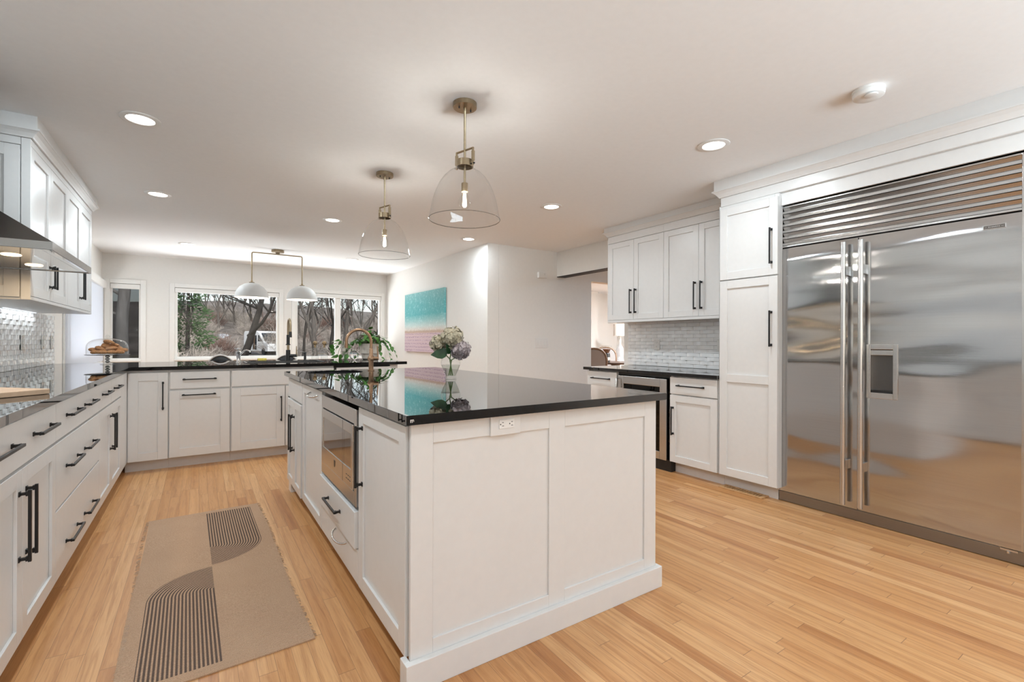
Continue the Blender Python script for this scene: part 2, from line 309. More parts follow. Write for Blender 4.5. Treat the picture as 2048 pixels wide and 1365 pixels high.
# ------------------------------------------------------------------ mesh and object helpers
OFF = {}
class MB:
    def __init__(s): s.v = []; s.f = []
    def add(s, vs, fs):
        o = len(s.v); s.v += [tuple(p) for p in vs]; s.f += [tuple(i + o for i in q) for q in fs]; return s
    def box(s, x0, x1, y0, y1, z0, z1, P=None):
        c = [(x, y, z) for x in (x0, x1) for y in (y0, y1) for z in (z0, z1)]
        if P: c = [P(*p) for p in c]
        return s.add(c, [(0, 1, 3, 2), (4, 6, 7, 5), (0, 4, 5, 1), (2, 3, 7, 6), (0, 2, 6, 4), (1, 5, 7, 3)])
    def hexa(s, bot, top):
        return s.add(list(bot) + list(top), [(3, 2, 1, 0), (4, 5, 6, 7)] + [(i, (i + 1) % 4, (i + 1) % 4 + 4, i + 4) for i in range(4)])
    def prism(s, poly, h0, h1, P=None):
        n = len(poly); P = P or (lambda a, b, h: (a, b, h))
        vs = [P(a, b, h0) for a, b in poly] + [P(a, b, h1) for a, b in poly]
        return s.add(vs, [tuple(range(n - 1, -1, -1)), tuple(range(n, 2 * n))] + [(i, (i + 1) % n, (i + 1) % n + n, i + n) for i in range(n)])
    def lathe(s, prof, c=(0, 0, 0), n=32, caps=True, sy=1.0):
        vs = []; fs = []
        for r, z in prof:
            for k in range(n):
                a = 2 * PI * k / n; vs.append((c[0] + r * math.cos(a), c[1] + r * sy * math.sin(a), c[2] + z))
        for i in range(len(prof) - 1):
            for k in range(n):
                k2 = (k + 1) % n; fs.append((i * n + k, i * n + k2, (i + 1) * n + k2, (i + 1) * n + k))
        if caps:
            fs.append(tuple(range(n - 1, -1, -1))); fs.append(tuple((len(prof) - 1) * n + k for k in range(n)))
        return s.add(vs, fs)
    def tube(s, pts, r, n=10, caps=True):
        pts = [Vector(p) for p in pts]; rs = r if isinstance(r, (list, tuple)) else [r] * len(pts)
        vs = []; fs = []; up = None
        for i, p in enumerate(pts):
            t = (pts[min(i + 1, len(pts) - 1)] - pts[max(i - 1, 0)])
            t = t.normalized() if t.length > 1e-9 else Vector((0, 0, 1))
            if up is None: up = t.orthogonal().normalized()
            up = (up - t * up.dot(t)); up = up.normalized() if up.length > 1e-6 else t.orthogonal().normalized()
            w = t.cross(up)
            for k in range(n):
                a = 2 * PI * (k + 0.5) / n; vs.append(p + (up * math.cos(a) + w * math.sin(a)) * rs[i])
        for i in range(len(pts) - 1):
            for k in range(n):
                k2 = (k + 1) % n; fs.append((i * n + k, i * n + k2, (i + 1) * n + k2, (i + 1) * n + k))
        if caps: fs.append(tuple(range(n - 1, -1, -1))); fs.append(tuple((len(pts) - 1) * n + k for k in range(n)))
        return s.add(vs, fs)
    def ball(s, c, r, n=14, m=9, sc=(1, 1, 1)):
        prof = [(r * math.sin(PI * i / m), -r * math.cos(PI * i / m)) for i in range(1, m)]
        vs = []; fs = []
        for q, z in prof:
            for k in range(n):
                a = 2 * PI * k / n; vs.append((c[0] + q * math.cos(a) * sc[0], c[1] + q * math.sin(a) * sc[1], c[2] + z * sc[2]))
        for i in range(len(prof) - 1):
            for k in range(n):
                k2 = (k + 1) % n; fs.append((i * n + k, i * n + k2, (i + 1) * n + k2, (i + 1) * n + k))
        b = len(vs); vs += [(c[0], c[1], c[2] - r * sc[2]), (c[0], c[1], c[2] + r * sc[2])]
        for k in range(n):
            fs.append((b, (k + 1) % n, k)); l = (len(prof) - 1) * n; fs.append((b + 1, l + k, l + (k + 1) % n))
        return s.add(vs, fs)
    def ring(s, outer, inner, z0, z1):
        """flat slab between two loops of equal length (a counter with a hole)"""
        n = len(outer)
        vs = [(x, y, z1) for x, y in outer] + [(x, y, z1) for x, y in inner] + [(x, y, z0) for x, y in outer] + [(x, y, z0) for x, y in inner]
        fs = []
        for i in range(n):
            j = (i + 1) % n
            fs += [(i, j, n + j, n + i), (2 * n + i, 3 * n + i, 3 * n + j, 2 * n + j), (i, 2 * n + i, 2 * n + j, j), (n + i, n + j, 3 * n + j, 3 * n + i)]
        return s.add(vs, fs)
    def build(s, name, mat, parent=None, bevel=0.0, smooth=None, seg=2):
        me = bpy.data.meshes.new(name)
        o = OFF.get(parent.name, Vector()) if parent else Vector()
        me.from_pydata([(x - o[0], y - o[1], z - o[2]) for x, y, z in s.v], [], s.f)
        bm = bmesh.new(); bm.from_mesh(me); bmesh.ops.recalc_face_normals(bm, faces=bm.faces); bm.to_mesh(me); bm.free()
        me.materials.append(mat)
        ob = bpy.data.objects.new(name, me); COL.objects.link(ob)
        if smooth:
            me.polygons.foreach_set('use_smooth', [True] * len(me.polygons)); me.set_sharp_from_angle(angle=math.radians(smooth))
        if bevel:
            md = ob.modifiers.new('edge', 'BEVEL'); md.width = bevel; md.segments = seg; md.limit_method = 'ANGLE'; md.angle_limit = math.radians(40)
        if parent: ob.parent = parent; OFF[ob.name] = o
        return ob
def thing(name, label, cat, loc=(0, 0, 0), group=None):
    o = bpy.data.objects.new(name, None); COL.objects.link(o); o.location = loc; o.empty_display_size = 0.05
    OFF[o.name] = Vector(loc); tag(o, label, cat, group); return o
def tag(o, label, cat, group=None, kind=None):
    o['label'] = label; o['category'] = cat
    if group: o['group'] = group
    if kind: o['kind'] = kind
    return o
def struct(name, mb, mat, parent=None, **k):
    o = mb.build(name, mat, parent, **k)
    if not parent: o['kind'] = 'structure'
    return o
def dup(root, loc, label, group=None, rotz=None):
    r = root.copy(); COL.objects.link(r); r.location = loc; r['label'] = label
    if group: r['group'] = group
    if rotz is not None: r.rotation_euler = (0, 0, rotz)
    for ch in list(root.children):
        q = ch.copy(); COL.objects.link(q); q.parent = r
        for g in list(ch.children):
            d = g.copy(); COL.objects.link(d); d.parent = q
    return r
def lamp(name, parent, loc, energy, col, size=None, kind='POINT'):
    l = bpy.data.lights.new(name, kind); l.energy = energy; l.color = col
    if kind == 'POINT': l.shadow_soft_size = size or 0.02
    else: l.shape = 'DISK'; l.size = size
    o = bpy.data.objects.new(name, l); COL.objects.link(o); o.parent = parent; o.location = Vector(loc) - OFF.get(parent.name, Vector()); return o

# cabinet fronts: P(a, z, n) maps a run coordinate, a height and a distance out of the front to the world
def PL(x): return lambda a, z, n: (x + n, a, z)          # faces +x
def PR(x): return lambda a, z, n: (x - n, a, z)          # faces -x
def PF(y): return lambda a, z, n: (a, y - n, z)          # faces -y
def shaker(P, a0, a1, z0, z1, rail=0.058, th=0.02, rec=0.009, mids=(), name='door', parent=None, mat=None):
    """one framed door or panel: stiles, rails, recessed field(s)"""
    mb = MB()
    zs = [z0] + sorted(mids) + [z1]
    mb.box(a0, a1, z0, z1, -th, -rec - 0.001, P)                                   # back plate
    mb.box(a0, a0 + rail, z0, z1, -rec - 0.001, 0, P); mb.box(a1 - rail, a1, z0, z1, -rec - 0.001, 0, P)
    mb.box(a0 + rail, a1 - rail, z0, z0 + rail, -rec - 0.001, 0, P); mb.box(a0 + rail, a1 - rail, z1 - rail, z1, -rec - 0.001, 0, P)
    for q in mids: mb.box(a0 + rail, a1 - rail, q - rail / 2, q + rail / 2, -rec - 0.001, 0, P)
    return mb.build(name, mat or M['white'], parent, bevel=0.0012)
def slab(P, a0, a1, z0, z1, th=0.02, name='drawer', parent=None, mat=None, bev=0.0018):
    return MB().box(a0, a1, z0, z1, -th, 0, P).build(name, mat or M['white'], parent, bevel=bev)
def pull(P, a, z, length, vert, parent, out=0.032):
    """black bar handle on two flared posts, centred at (a, z)"""
    mb = MB(); h = length / 2
    Q = (lambda t, w, n: P(a + w, z + t, n)) if vert else (lambda t, w, n: P(a + t, z + w, n))
    mb.box(-h, h, -0.005, 0.005, out - 0.009, out, Q)
    for s_ in (-1, 1):
        t = s_ * (h - 0.012)
        mb.box(t - 0.009, t + 0.009, -0.008, 0.008, 0.0, 0.004, Q)
        mb.box(t - 0.005, t + 0.005, -0.005, 0.005, 0.004, out - 0.009, Q)
        mb.box(t - 0.0085, t + 0.0085, -0.0065, 0.0065, out - 0.0145, out - 0.009, Q)
    return mb.build('handle', M['black'], parent, bevel=0.001)

# ------------------------------------------------------------------ the room
CE = 2.44; LX = -1.19; BY = 9.07; RX = 4.20; RY = -2.80; RETY = 5.287
struct('floor', MB().box(LX - 0.15, 9.6, RY - 0.15, BY + 0.15, -0.12, 0), M['floor'])
struct('ceiling', MB().box(LX - 0.15, 9.6, RY - 0.15, BY + 0.15, CE, CE + 0.25), M['ceiling'])
WT = 0.15
def wall_y(name, y0, y1, x0, x1, holes, mat, z1=CE):
    """wall across x between y0 and y1 with rectangular holes (xa, xb, za, zb)"""
    mb = MB(); xs = x0
    for xa, xb, za, zb in sorted(holes):
        if xa > xs: mb.box(xs, xa, y0, y1, 0, z1)
        if za > 0: mb.box(xa, xb, y0, y1, 0, za)
        if zb < z1: mb.box(xa, xb, y0, y1, zb, z1)
        xs = xb
    if xs < x1: mb.box(xs, x1, y0, y1, 0, z1)
    return struct(name, mb, mat)
def wall_x(name, x0, x1, y0, y1, holes, mat, z1=CE):
    mb = MB(); ys = y0
    for ya, yb, za, zb in sorted(holes):
        if ya > ys: mb.box(x0, x1, ys, ya, 0, z1)
        if za > 0: mb.box(x0, x1, ya, yb, 0, za)
        if zb < z1: mb.box(x0, x1, ya, yb, zb, z1)
        ys = yb
    if ys < y1: mb.box(x0, x1, ys, y1, 0, z1)
    return struct(name, mb, mat)
WA = (-1.10, -0.745, 0.86, 2.00); WB = (-0.325, 1.155, 0.86, 1.985); WC = (1.42, 2.955, 0.84, 2.02); WD = (6.75, 8.80, 0.84, 1.99)
wall_x('wall_left', LX - WT, LX, RY, BY, [WD], M['wall'])
wall_y('wall_back', BY, BY + WT, LX - WT, 3.30, [WA, WB, WC], M['wall'])
wall_y('wall_rear', RY - WT, RY, LX - WT, RX + WT, [(-0.9, 3.9, 0.93, 2.3)], M['wall'])
# nook side wall runs very slightly off square, then turns into the wall that faces the kitchen
struct('wall_nook', MB().prism([(3.060, BY), (3.128, RETY), (3.30, RETY), (3.30, BY)], 0, CE), M['wall'])
wall_y('wall_return', RETY, RETY + WT, 3.302, 9.45, [(4.955, 6.9, 0, 2.07)], M['wall'])
wall_x('wall_right', RX, RX + 0.235, RY, 3.915, [], M['wall'])
struct('wall_header', MB().box(4.285, 4.435, 3.917, RETY - 0.001, 2.088, CE), M['wall'])
struct('trim_1', MB().box(4.285, 4.435, 3.917, RETY - 0.001, 2.08, 2.088), M['darkbeam'])
wall_y('wall_hall', 1.2, 1.35, RX + 0.237, 9.45, [], M['hall'])
wall_x('wall_dining_side', 9.45, 9.6, 1.35, BY, [], M['wall'])
wall_y('wall_dining_back', BY, BY + WT, 3.302, 9.45, [], M['wall'])
struct('wall_dining_pier', MB().box(7.6, 8.50, BY - 0.25, BY - 0.001, 0, CE - 0.001), M['wall'])

# windows: casing, sash frame, pane(s), rolled shade box
def window(name, x0, x1, z0, z1, mull=None, label=None, screen=False):
    """a back-wall window, built in its wall opening"""
    t = 0.045
    mb = MB(); f = 0.035 if not screen else 0.022
    y0, y1 = BY + 0.02, BY + 0.09
    mb.box(x0, x0 + f, y0, y1, z0, z1).box(x1 - f, x1, y0, y1, z0, z1).box(x0 + f, x1 - f, y0, y1, z1 - f, z1).box(x0 + f, x1 - f, y0, y1, z0, z0 + f)
    if mull: mb.box(mull[0], mull[1], y0 - 0.005, y1, z0 + f, z1 - f)
    w = struct(name, mb, M['trim'], bevel=0.003)
    MB().box(x0 + f, x1 - f, y0 + 0.035, y0 + 0.041, z0 + f, z1 - f).build('window_pane', M['pane'], w)
    c = MB(); cw = 0.065; y2 = BY - 0.018
    c.box(x0 - cw, x0, y2, BY - 0.001, z0 - 0.09, z1 + cw).box(x1, x1 + cw, y2, BY - 0.001, z0 - 0.09, z1 + cw).box(x0, x1, y2, BY - 0.001, z1, z1 + cw)
    c.build('casing', M['trim'], w, bevel=0.003)
    MB().box(x0 - 0.005, x1 + 0.005, BY - 0.05, BY + 0.018, z0 - 0.03, z0 + 0.002).build('sill', M['trim'], w, bevel=0.004)
    MB().box(x0 + 0.004, x1 - 0.004, BY - 0.016, BY + 0.018, z1 - 0.075, z1 - 0.006).build('shade_box', M['trim'], w, bevel=0.004)
    if screen:
        MB().box(x0 + f, x1 - f, y0 + 0.055, y0 + 0.057, z0 + f, z1 - f).build('insect_screen', M['screen'], w)
    return w
window('window_1', *WA, screen=True)
window('window_2', *WB)
window('window_3', *WC, mull=(2.095, 2.195))
def side_window():
    y0, y1, z0, z1 = WD; f = 0.04
    mb = MB(); x0, x1 = LX - 0.09, LX - 0.03
    mb.box(x0, x1, y0, y0 + f, z0, z1).box(x0, x1, y1 - f, y1, z0, z1).box(x0, x1, y0 + f, y1 - f, z0, z0 + f).box(x0, x1, y0 + f, y1 - f, z1 - f, z1)
    w = struct('window_4', mb, M['trim'], bevel=0.003)
    MB().box(x0 + 0.02, x0 + 0.026, y0 + f, y1 - f, z0 + f, z1 - f).build('window_pane', M['pane'], w)
    c = MB(); cw = 0.07; x2 = LX + 0.018
    c.box(LX + 0.001, x2, y0 - cw, y0, z0 - 0.09, z1 + cw).box(LX + 0.001, x2, y1, y1 + cw, z0 - 0.09, z1 + cw).box(LX + 0.001, x2, y0, y1, z1, z1 + cw)
    c.build('casing', M['trim'], w, bevel=0.003)
    MB().box(LX - 0.025, LX + 0.05, y0, y1, z0 - 0.03, z0 + 0.002).build('sill', M['trim'], w, bevel=0.004)
    b = thing('vertical_blinds', 'white vertical blinds with boxed valance closed over the left wall window', 'blinds', (LX, (y0 + y1) / 2, z0))
    MB().box(LX + 0.0195, LX + 0.075, y0 - 0.04, y1 + 0.06, z1 - 0.085, z1 + 0.015).build('valance', M['trim'], b, bevel=0.004)
    k = 0
    yy = y0 - 0.02
    while yy < y1 - 0.02:
        a = 0.035; MB().add([(LX + 0.022, yy - a, z0 + 0.02), (LX + 0.050, yy + a, z0 + 0.02), (LX + 0.050, yy + a, z1 - 0.08), (LX + 0.022, yy - a, z1 - 0.08),
                             (LX + 0.023, yy - a, z0 + 0.02), (LX + 0.051, yy + a, z0 + 0.02), (LX + 0.051, yy + a, z1 - 0.08), (LX + 0.023, yy - a, z1 - 0.08)],
                            [(0, 1, 2, 3), (7, 6, 5, 4), (0, 4, 5, 1), (1, 5, 6, 2), (2, 6, 7, 3), (3, 7, 4, 0)]).build('slat', M['blind'], b)
        yy += 0.072
side_window()
# wide window added behind the camera so the paving lamp reaches the ceiling
def added_rear_window():
    mb = MB(); y0, y1 = RY - 0.10, RY - 0.05
    for a in (-0.9, 1.46, 3.83): mb.box(a, a + 0.07, y0, y1, 0.93, 2.3)
    mb.box(-0.83, 3.83, y0, y1, 0.93, 1.0).box(-0.83, 3.83, y0, y1, 2.23, 2.3)
    w = struct('added_window', mb, M['trim'])
added_rear_window()
bb = MB().box(3.07, 3.115, 7.0, BY - 0.03, 0, 0.11)
struct('baseboard_return', MB().box(3.15, 4.95, RETY - 0.014, RETY - 0.001, 0.0, 0.12), M['trim'], bevel=0.003)
struct('baseboard_back', MB().box(LX + 0.02, 3.05, BY - 0.014, BY - 0.001, 0.0, 0.12), M['trim'], bevel=0.003)

# ------------------------------------------------------------------ left run and peninsula
LXD = -0.516            # door fronts of the left run
YPD = 5.19              # door fronts of the peninsula
CT = 0.92; CB = 0.889   # worktop top and underside
def body(t, x0, x1, y0, y1, z0, z1): return MB().box(x0, x1, y0, y1, z0, z1).build('body', M['white'], t, bevel=0.001)
G = 0.0016
P = PL(LXD); BX = LXD - 0.0215
def left_unit(y0, y1, label):
    t = thing('base_cabinet', label, 'cabinet', (-0.85, (y0 + y1) / 2, 0), 'base cabinets under the left worktop')
    body(t, LX + 0.004, BX, y0 + 0.0005, y1 - 0.0005, 0.10, CB - 0.001)
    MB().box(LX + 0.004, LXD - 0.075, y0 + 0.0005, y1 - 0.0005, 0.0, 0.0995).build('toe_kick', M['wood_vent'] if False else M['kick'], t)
    return t
ZD0, ZD1, ZG = 0.098, 0.700, 0.712
t = left_unit(0.60, 1.87, 'white drawer cabinet at the near end of the left worktop')
for za, zb in ((0.098, 0.402), (0.41, 0.70), (0.712, 0.872)):
    d = slab(P, 0.60 + G, 1.87 - G, za, zb, parent=t); pull(P, 1.0, (za + zb) / 2, 0.26, False, d); pull(P, 1.5, (za + zb) / 2, 0.26, False, d)
t = left_unit(1.87, 2.787, 'white cabinet under the cutting board, two framed doors below one wide drawer')
d = slab(P, 1.87 + G, 2.787 - G, ZG, 0.876, parent=t); pull(P, 2.09, 0.80, 0.262, False, d); pull(P, 2.573, 0.80, 0.262, False, d)
for a0, a1, hy in ((1.87, 2.327, 2.287), (2.327, 2.787, 2.367)):
    d = shaker(P, a0 + G, a1 - G, ZD0, ZD1, parent=t); pull(P, hy, 0.507, 0.25, True, d)
t = left_unit(2.787, 3.842, 'white bank of three wide drawers with paired black handles, left of the rug')
for za, zb, zh in ((ZD0, 0.402, 0.215), (0.411, 0.700, 0.567), (ZG, 0.876, 0.803)):
    d = slab(P, 2.787 + G, 3.842 - G, za, zb, parent=t); pull(P, 3.097, zh, 0.262, False, d); pull(P, 3.515, zh, 0.262, False, d)
t = left_unit(3.842, 4.82, 'white cabinet beside the inner corner, two narrow doors below two small drawers')
for a0, a1, hy, hd in ((3.842, 4.317, 4.07, 4.272), (4.317, 4.82, 4.563, 4.363)):
    d = slab(P, a0 + G, a1 - G, ZG, 0.876, parent=t); pull(P, hy, 0.804, 0.262, False, d)
    d = shaker(P, a0 + G, a1 - G, ZD0, ZD1, parent=t); pull(P, hd, 0.51, 0.25, True, d)
t = thing('corner_cabinet', 'white blank corner filler where left run meets the peninsula', 'cabinet', (-0.85, 5.0, 0))
body(t, LX + 0.004, BX, 4.8205, 6.25, 0.10, CB - 0.001)
slab(P, 4.82 + G, YPD - 0.004, ZD0, 0.876, parent=t, name='filler_panel')
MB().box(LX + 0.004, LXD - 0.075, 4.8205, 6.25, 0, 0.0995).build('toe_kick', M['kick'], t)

P = PF(YPD); BYF = YPD + 0.0215
def pen_unit(x0, x1, label):
    t = thing('base_cabinet', label, 'cabinet', ((x0 + x1) / 2, 5.5, 0), 'base cabinets of the peninsula')
    body(t, x0 + 0.0005, x1 - 0.0005, BYF, 5.95, 0.10, CB - 0.001)
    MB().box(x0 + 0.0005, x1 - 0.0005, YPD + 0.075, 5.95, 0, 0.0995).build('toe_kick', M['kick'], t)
    return t
t = pen_unit(-0.537, -0.229, 'narrow full-height white door cabinet in the peninsula corner')
d = shaker(P, -0.512, -0.233, ZD0, 0.866, rail=0.07, parent=t); pull(P, -0.268, 0.662, 0.25, True, d)
t = pen_unit(-0.229, 0.248, 'white peninsula cabinet with horizontal handles on both drawer and pull-out door')
d = slab(P, -0.217, 0.242, ZG + 0.004, 0.868, parent=t); pull(P, 0.005, 0.80, 0.262, False, d)
d = shaker(P, -0.222, 0.240, ZD0 + 0.004, ZD1, rail=0.075, parent=t); pull(P, 0.0, 0.658, 0.262, False, d)
t = pen_unit(0.248, 1.188, 'white sink cabinet under the peninsula faucet with blank false front')
slab(P, 0.256, 1.186, ZG + 0.004, 0.868, parent=t, name='false_front')
d = shaker(P, 0.256, 0.716, ZD0 + 0.004, ZD1, rail=0.075, parent=t); pull(P, 0.682, 0.478, 0.25, True, d)
d = shaker(P, 0.722, 1.186, ZD0 + 0.004, ZD1, rail=0.075, parent=t); pull(P, 0.756, 0.478, 0.25, True, d)
t = thing('dishwasher', 'white panelled dishwasher with black side gap under the peninsula end', 'dishwasher', (1.5, 5.5, 0))
MB().box(1.1895, 1.80, BYF, 5.94, 0.10, CB - 0.002).build('body', M['dark'], t)
slab(P, 1.214, 1.80, ZD0 + 0.004, 0.868, parent=t, name='door')
MB().box(1.1895, 1.80, YPD + 0.075, 5.94, 0, 0.0995).build('toe_kick', M['blackplastic'], t)
t = thing('end_post', 'square white post under the open end of the peninsula worktop', 'post', (1.86, 5.5, 0))
MB().box(1.805, 1.895, YPD + 0.03, 5.94, 0.0, CB - 0.001).build('post', M['white'], t, bevel=0.003)

# worktop: one L-shaped slab with the sink cut-out
t = thing('worktop', 'polished black granite L-shaped worktop along left wall and peninsula', 'countertop', (-0.8, 5.2, CB))
XF = -0.494; YF = 5.163; YB = 6.33; XE = 1.985
SX0, SX1, SY0, SY1 = 0.395, 1.165, 5.50, 5.90
mb = MB()
mb.box(LX + 0.003, XF, 0.60, YF, CB, CT)
mb.box(LX + 0.003, SX0, YF, YB, CB, CT).box(SX1, XE, YF, YB, CB, CT).box(SX0, SX1, YF, SY0, CB, CT).box(SX0, SX1, SY1, YB, CB, CT)
ob = mb.build('slab', M['granite'], t)
bm = bmesh.new(); bm.from_mesh(ob.data); bmesh.ops.remove_doubles(bm, verts=bm.verts, dist=1e-5)
bm.to_mesh(ob.data); bm.free()
t = thing('sink', 'black rectangular sink with raised rim set into the peninsula worktop', 'sink', (0.78, 5.7, CT))
mb = MB(); o_ = [(SX0 + 0.001, SY0 + 0.001), (SX1 - 0.001, SY0 + 0.001), (SX1 - 0.001, SY1 - 0.001), (SX0 + 0.001, SY1 - 0.001)]
i_ = [(SX0 + 0.02, SY0 + 0.02), (SX1 - 0.02, SY0 + 0.02), (SX1 - 0.02, SY1 - 0.02), (SX0 + 0.02, SY1 - 0.02)]
mb.ring(o_, i_, CB - 0.0, CT + 0.006)
mb.build('rim', M['blackplastic'], t, bevel=0.002)
MB().box(SX0 + 0.02, SX1 - 0.02, SY0 + 0.02, SY1 - 0.02, 0.70, 0.715).box(SX0 + 0.012, SX0 + 0.02, SY0 + 0.012, SY1 - 0.012, 0.70, CB - 0.001).box(SX1 - 0.02, SX1 - 0.012, SY0 + 0.012, SY1 - 0.012, 0.70, CB - 0.001).box(SX0 + 0.02, SX1 - 0.02, SY0 + 0.012, SY0 + 0.02, 0.70, CB - 0.001).box(SX0 + 0.02, SX1 - 0.02, SY1 - 0.02, SY1 - 0.012, 0.70, CB - 0.001).build('basin', M['blackplastic'], t)

# arched tile backsplashes
def tiles(P, a0, a1, z0, z1, name, label, tw=0.152, th=0.0385, flip=1):
    t = thing(name, label, 'backsplash', P((a0 + a1) / 2, z0, 0))
    MB().box(a0, a1, z0, z1, 0.0015, 0.004, P).build('grout', M['grout'], t)
    vs = []; fs = []; r = 0; z = z0 + 0.001
    while z < z1 - 0.004:
        zt = min(z + th - 0.0022, z1); off = (r % 2) * 0.5 * tw; a = a0 - off
        while a < a1:
            b0, b1 = max(a, a0), min(a + tw - 0.0022, a1)
            if b1 - b0 > 0.01:
                base = len(vs); N = 8
                for i in range(N + 1):
                    aa = b0 + (b1 - b0) * i / N; q = (aa - a) / tw
                    h = 0.0042 + 0.012 * (1 - (2 * q - 1) ** 2)
                    vs += [P(aa, z, 0.004), P(aa, z, h), P(aa, zt, h), P(aa, zt, 0.004)]
                for i in range(N):
                    k = base + 4 * i
                    fs += [(k + 1, k + 5, k + 6, k + 2), (k, k + 4, k + 5, k + 1), (k + 2, k + 6, k + 7, k + 3)]
                e = base + 4 * N; fs += [(base, base + 1, base + 2, base + 3), (e + 3, e + 2, e + 1, e)]
            a += tw
        z += th; r += 1
    MB().add(vs, fs).build('tiles', M['tile'], t, smooth=35)
    return t
tiles(PL(LX), 1.0, 6.27, CT + 0.001, 1.382, 'tile_backsplash', 'glossy grey arched tile backsplash behind the left worktop')
tiles(PR(RX), 2.215, 3.845, 0.888, 1.382, 'tile_backsplash', 'glossy grey arched tile backsplash above the right-hand worktop')
struct('trim_2', MB().box(LX + 0.001, LX + 0.014, 6.272, 6.288, CT + 0.001, 1.382), M['trim'])
def wall_plate(P, a, z, label, name='wall_outlet', cat='outlet', w=0.075, h=0.118, kind='outlet', base=0.0005, grp=None, mat=None):
    t = thing(name, label, cat, P(a, z, base), grp)
    MB().box(a - w / 2, a + w / 2, z - h / 2, z + h / 2, base, base + 0.006, P).build('plate', mat or M['plastic'], t, bevel=0.002)
    return t
def sockets(P, t, a, z, base, horiz=False):
    Q = (lambda x, y, n: P(a + y, z + x, n)) if horiz else (lambda x, y, n: P(a + x, z + y, n))
    MB().box(-0.0165, 0.0165, -0.033, 0.033, base + 0.006, base + 0.0078, Q).build('socket_insert', M['plastic'], t, bevel=0.001)
    mb = MB()
    for s_ in (-0.02, 0.02):
        mb.box(-0.0075, -0.0055, s_ - 0.001, s_ + 0.007, base + 0.0079, base + 0.0083, Q).box(0.0055, 0.0075, s_ - 0.001, s_ + 0.006, base + 0.0079, base + 0.0083, Q)
        mb.box(-0.0022, 0.0022, s_ - 0.0095, s_ - 0.0055, base + 0.0079, base + 0.0083, Q)
    mb.build('slots', M['dark'], t)
PLb = PL(LX)
for y, w_, lab in ((5.27, 0.075, 'steel outlet plate on left backsplash, nearest the range hood'), (5.85, 0.075, 'steel outlet plate on left backsplash, middle one of three'), (6.16, 0.075, 'steel outlet plate on left backsplash, next to the tile edge')):
    t = wall_plate(PLb, y, 1.13, lab, base=0.0165, grp='outlet plates on the left backsplash', mat=M['steel']); sockets(PLb, t, y, 1.13, 0.0165)
PRb = PR(RX)
for y, lab in ((3.42, 'white outlet plate in the middle of the right-hand tile backsplash'), (2.66, 'white outlet plate on right-hand tile backsplash beside the tall pantry')):
    t = wall_plate(PRb, y, 1.125, lab, base=0.0165); sockets(PRb, t, y, 1.125, 0.0165)

# left wall cabinets, crown, hood
UX = -0.815
P = PL(UX)
UZ0, UZ1 = 1.408, 2.275
def crown(t, P, a0, a1, zb, zt, out, ret0=None, ret1=None, depth=None):
    """crown moulding along a front, with returns"""
    prof = [(0.0, zb), (0.010, zb), (0.014, zb + 0.008), (out * 0.55, zb + (zt - zb) * 0.5), (out - 0.006, zt - 0.012), (out, zt - 0.010), (out, zt), (0.0, zt)]
    mb = MB(); n = len(prof)
    e0 = (lambda nn: a0 - nn) if ret0 else (lambda nn: a0); e1 = (lambda nn: a1 + nn) if ret1 else (lambda nn: a1)
    vs = [P(e0(q), z, q) for q, z in prof] + [P(e1(q), z, q) for q, z in prof]
    fs = [tuple(range(n)), tuple(range(2 * n - 1, n - 1, -1))] + [(i, (i + 1) % n, (i + 1) % n + n, i + n) for i in range(n)]
    mb.add(vs, fs)
    for flag, a, sg in ((ret0, a0, -1), (ret1, a1, 1)):
        if flag:
            vs = [P(a + sg * q, z, q) for q, z in prof] + [P(a + sg * q, z, -depth) for q, z in prof]
            mb.add(vs, fs)
    mb.build('crown_moulding', M['white'], t)
    b0 = a0 - (out - 0.012 if ret0 else 0); b1 = a1 + (out - 0.012 if ret1 else 0)
    return MB().box(b0, b1, zt + 0.0005, CE - 0.0005, -(depth or 0.3) + 0.02, out - 0.012, P).build('added_gap_filler', M['white'], t)  # board added above the crown to do away with a dark gap
ULAB = ['pair of tall white wall cabinet doors just beyond the range hood', 'white wall cabinet doors nearest the side window, beyond the hood pair']
US = [(3.822, 4.256, 4.733), (4.733, 5.177, 5.658)]
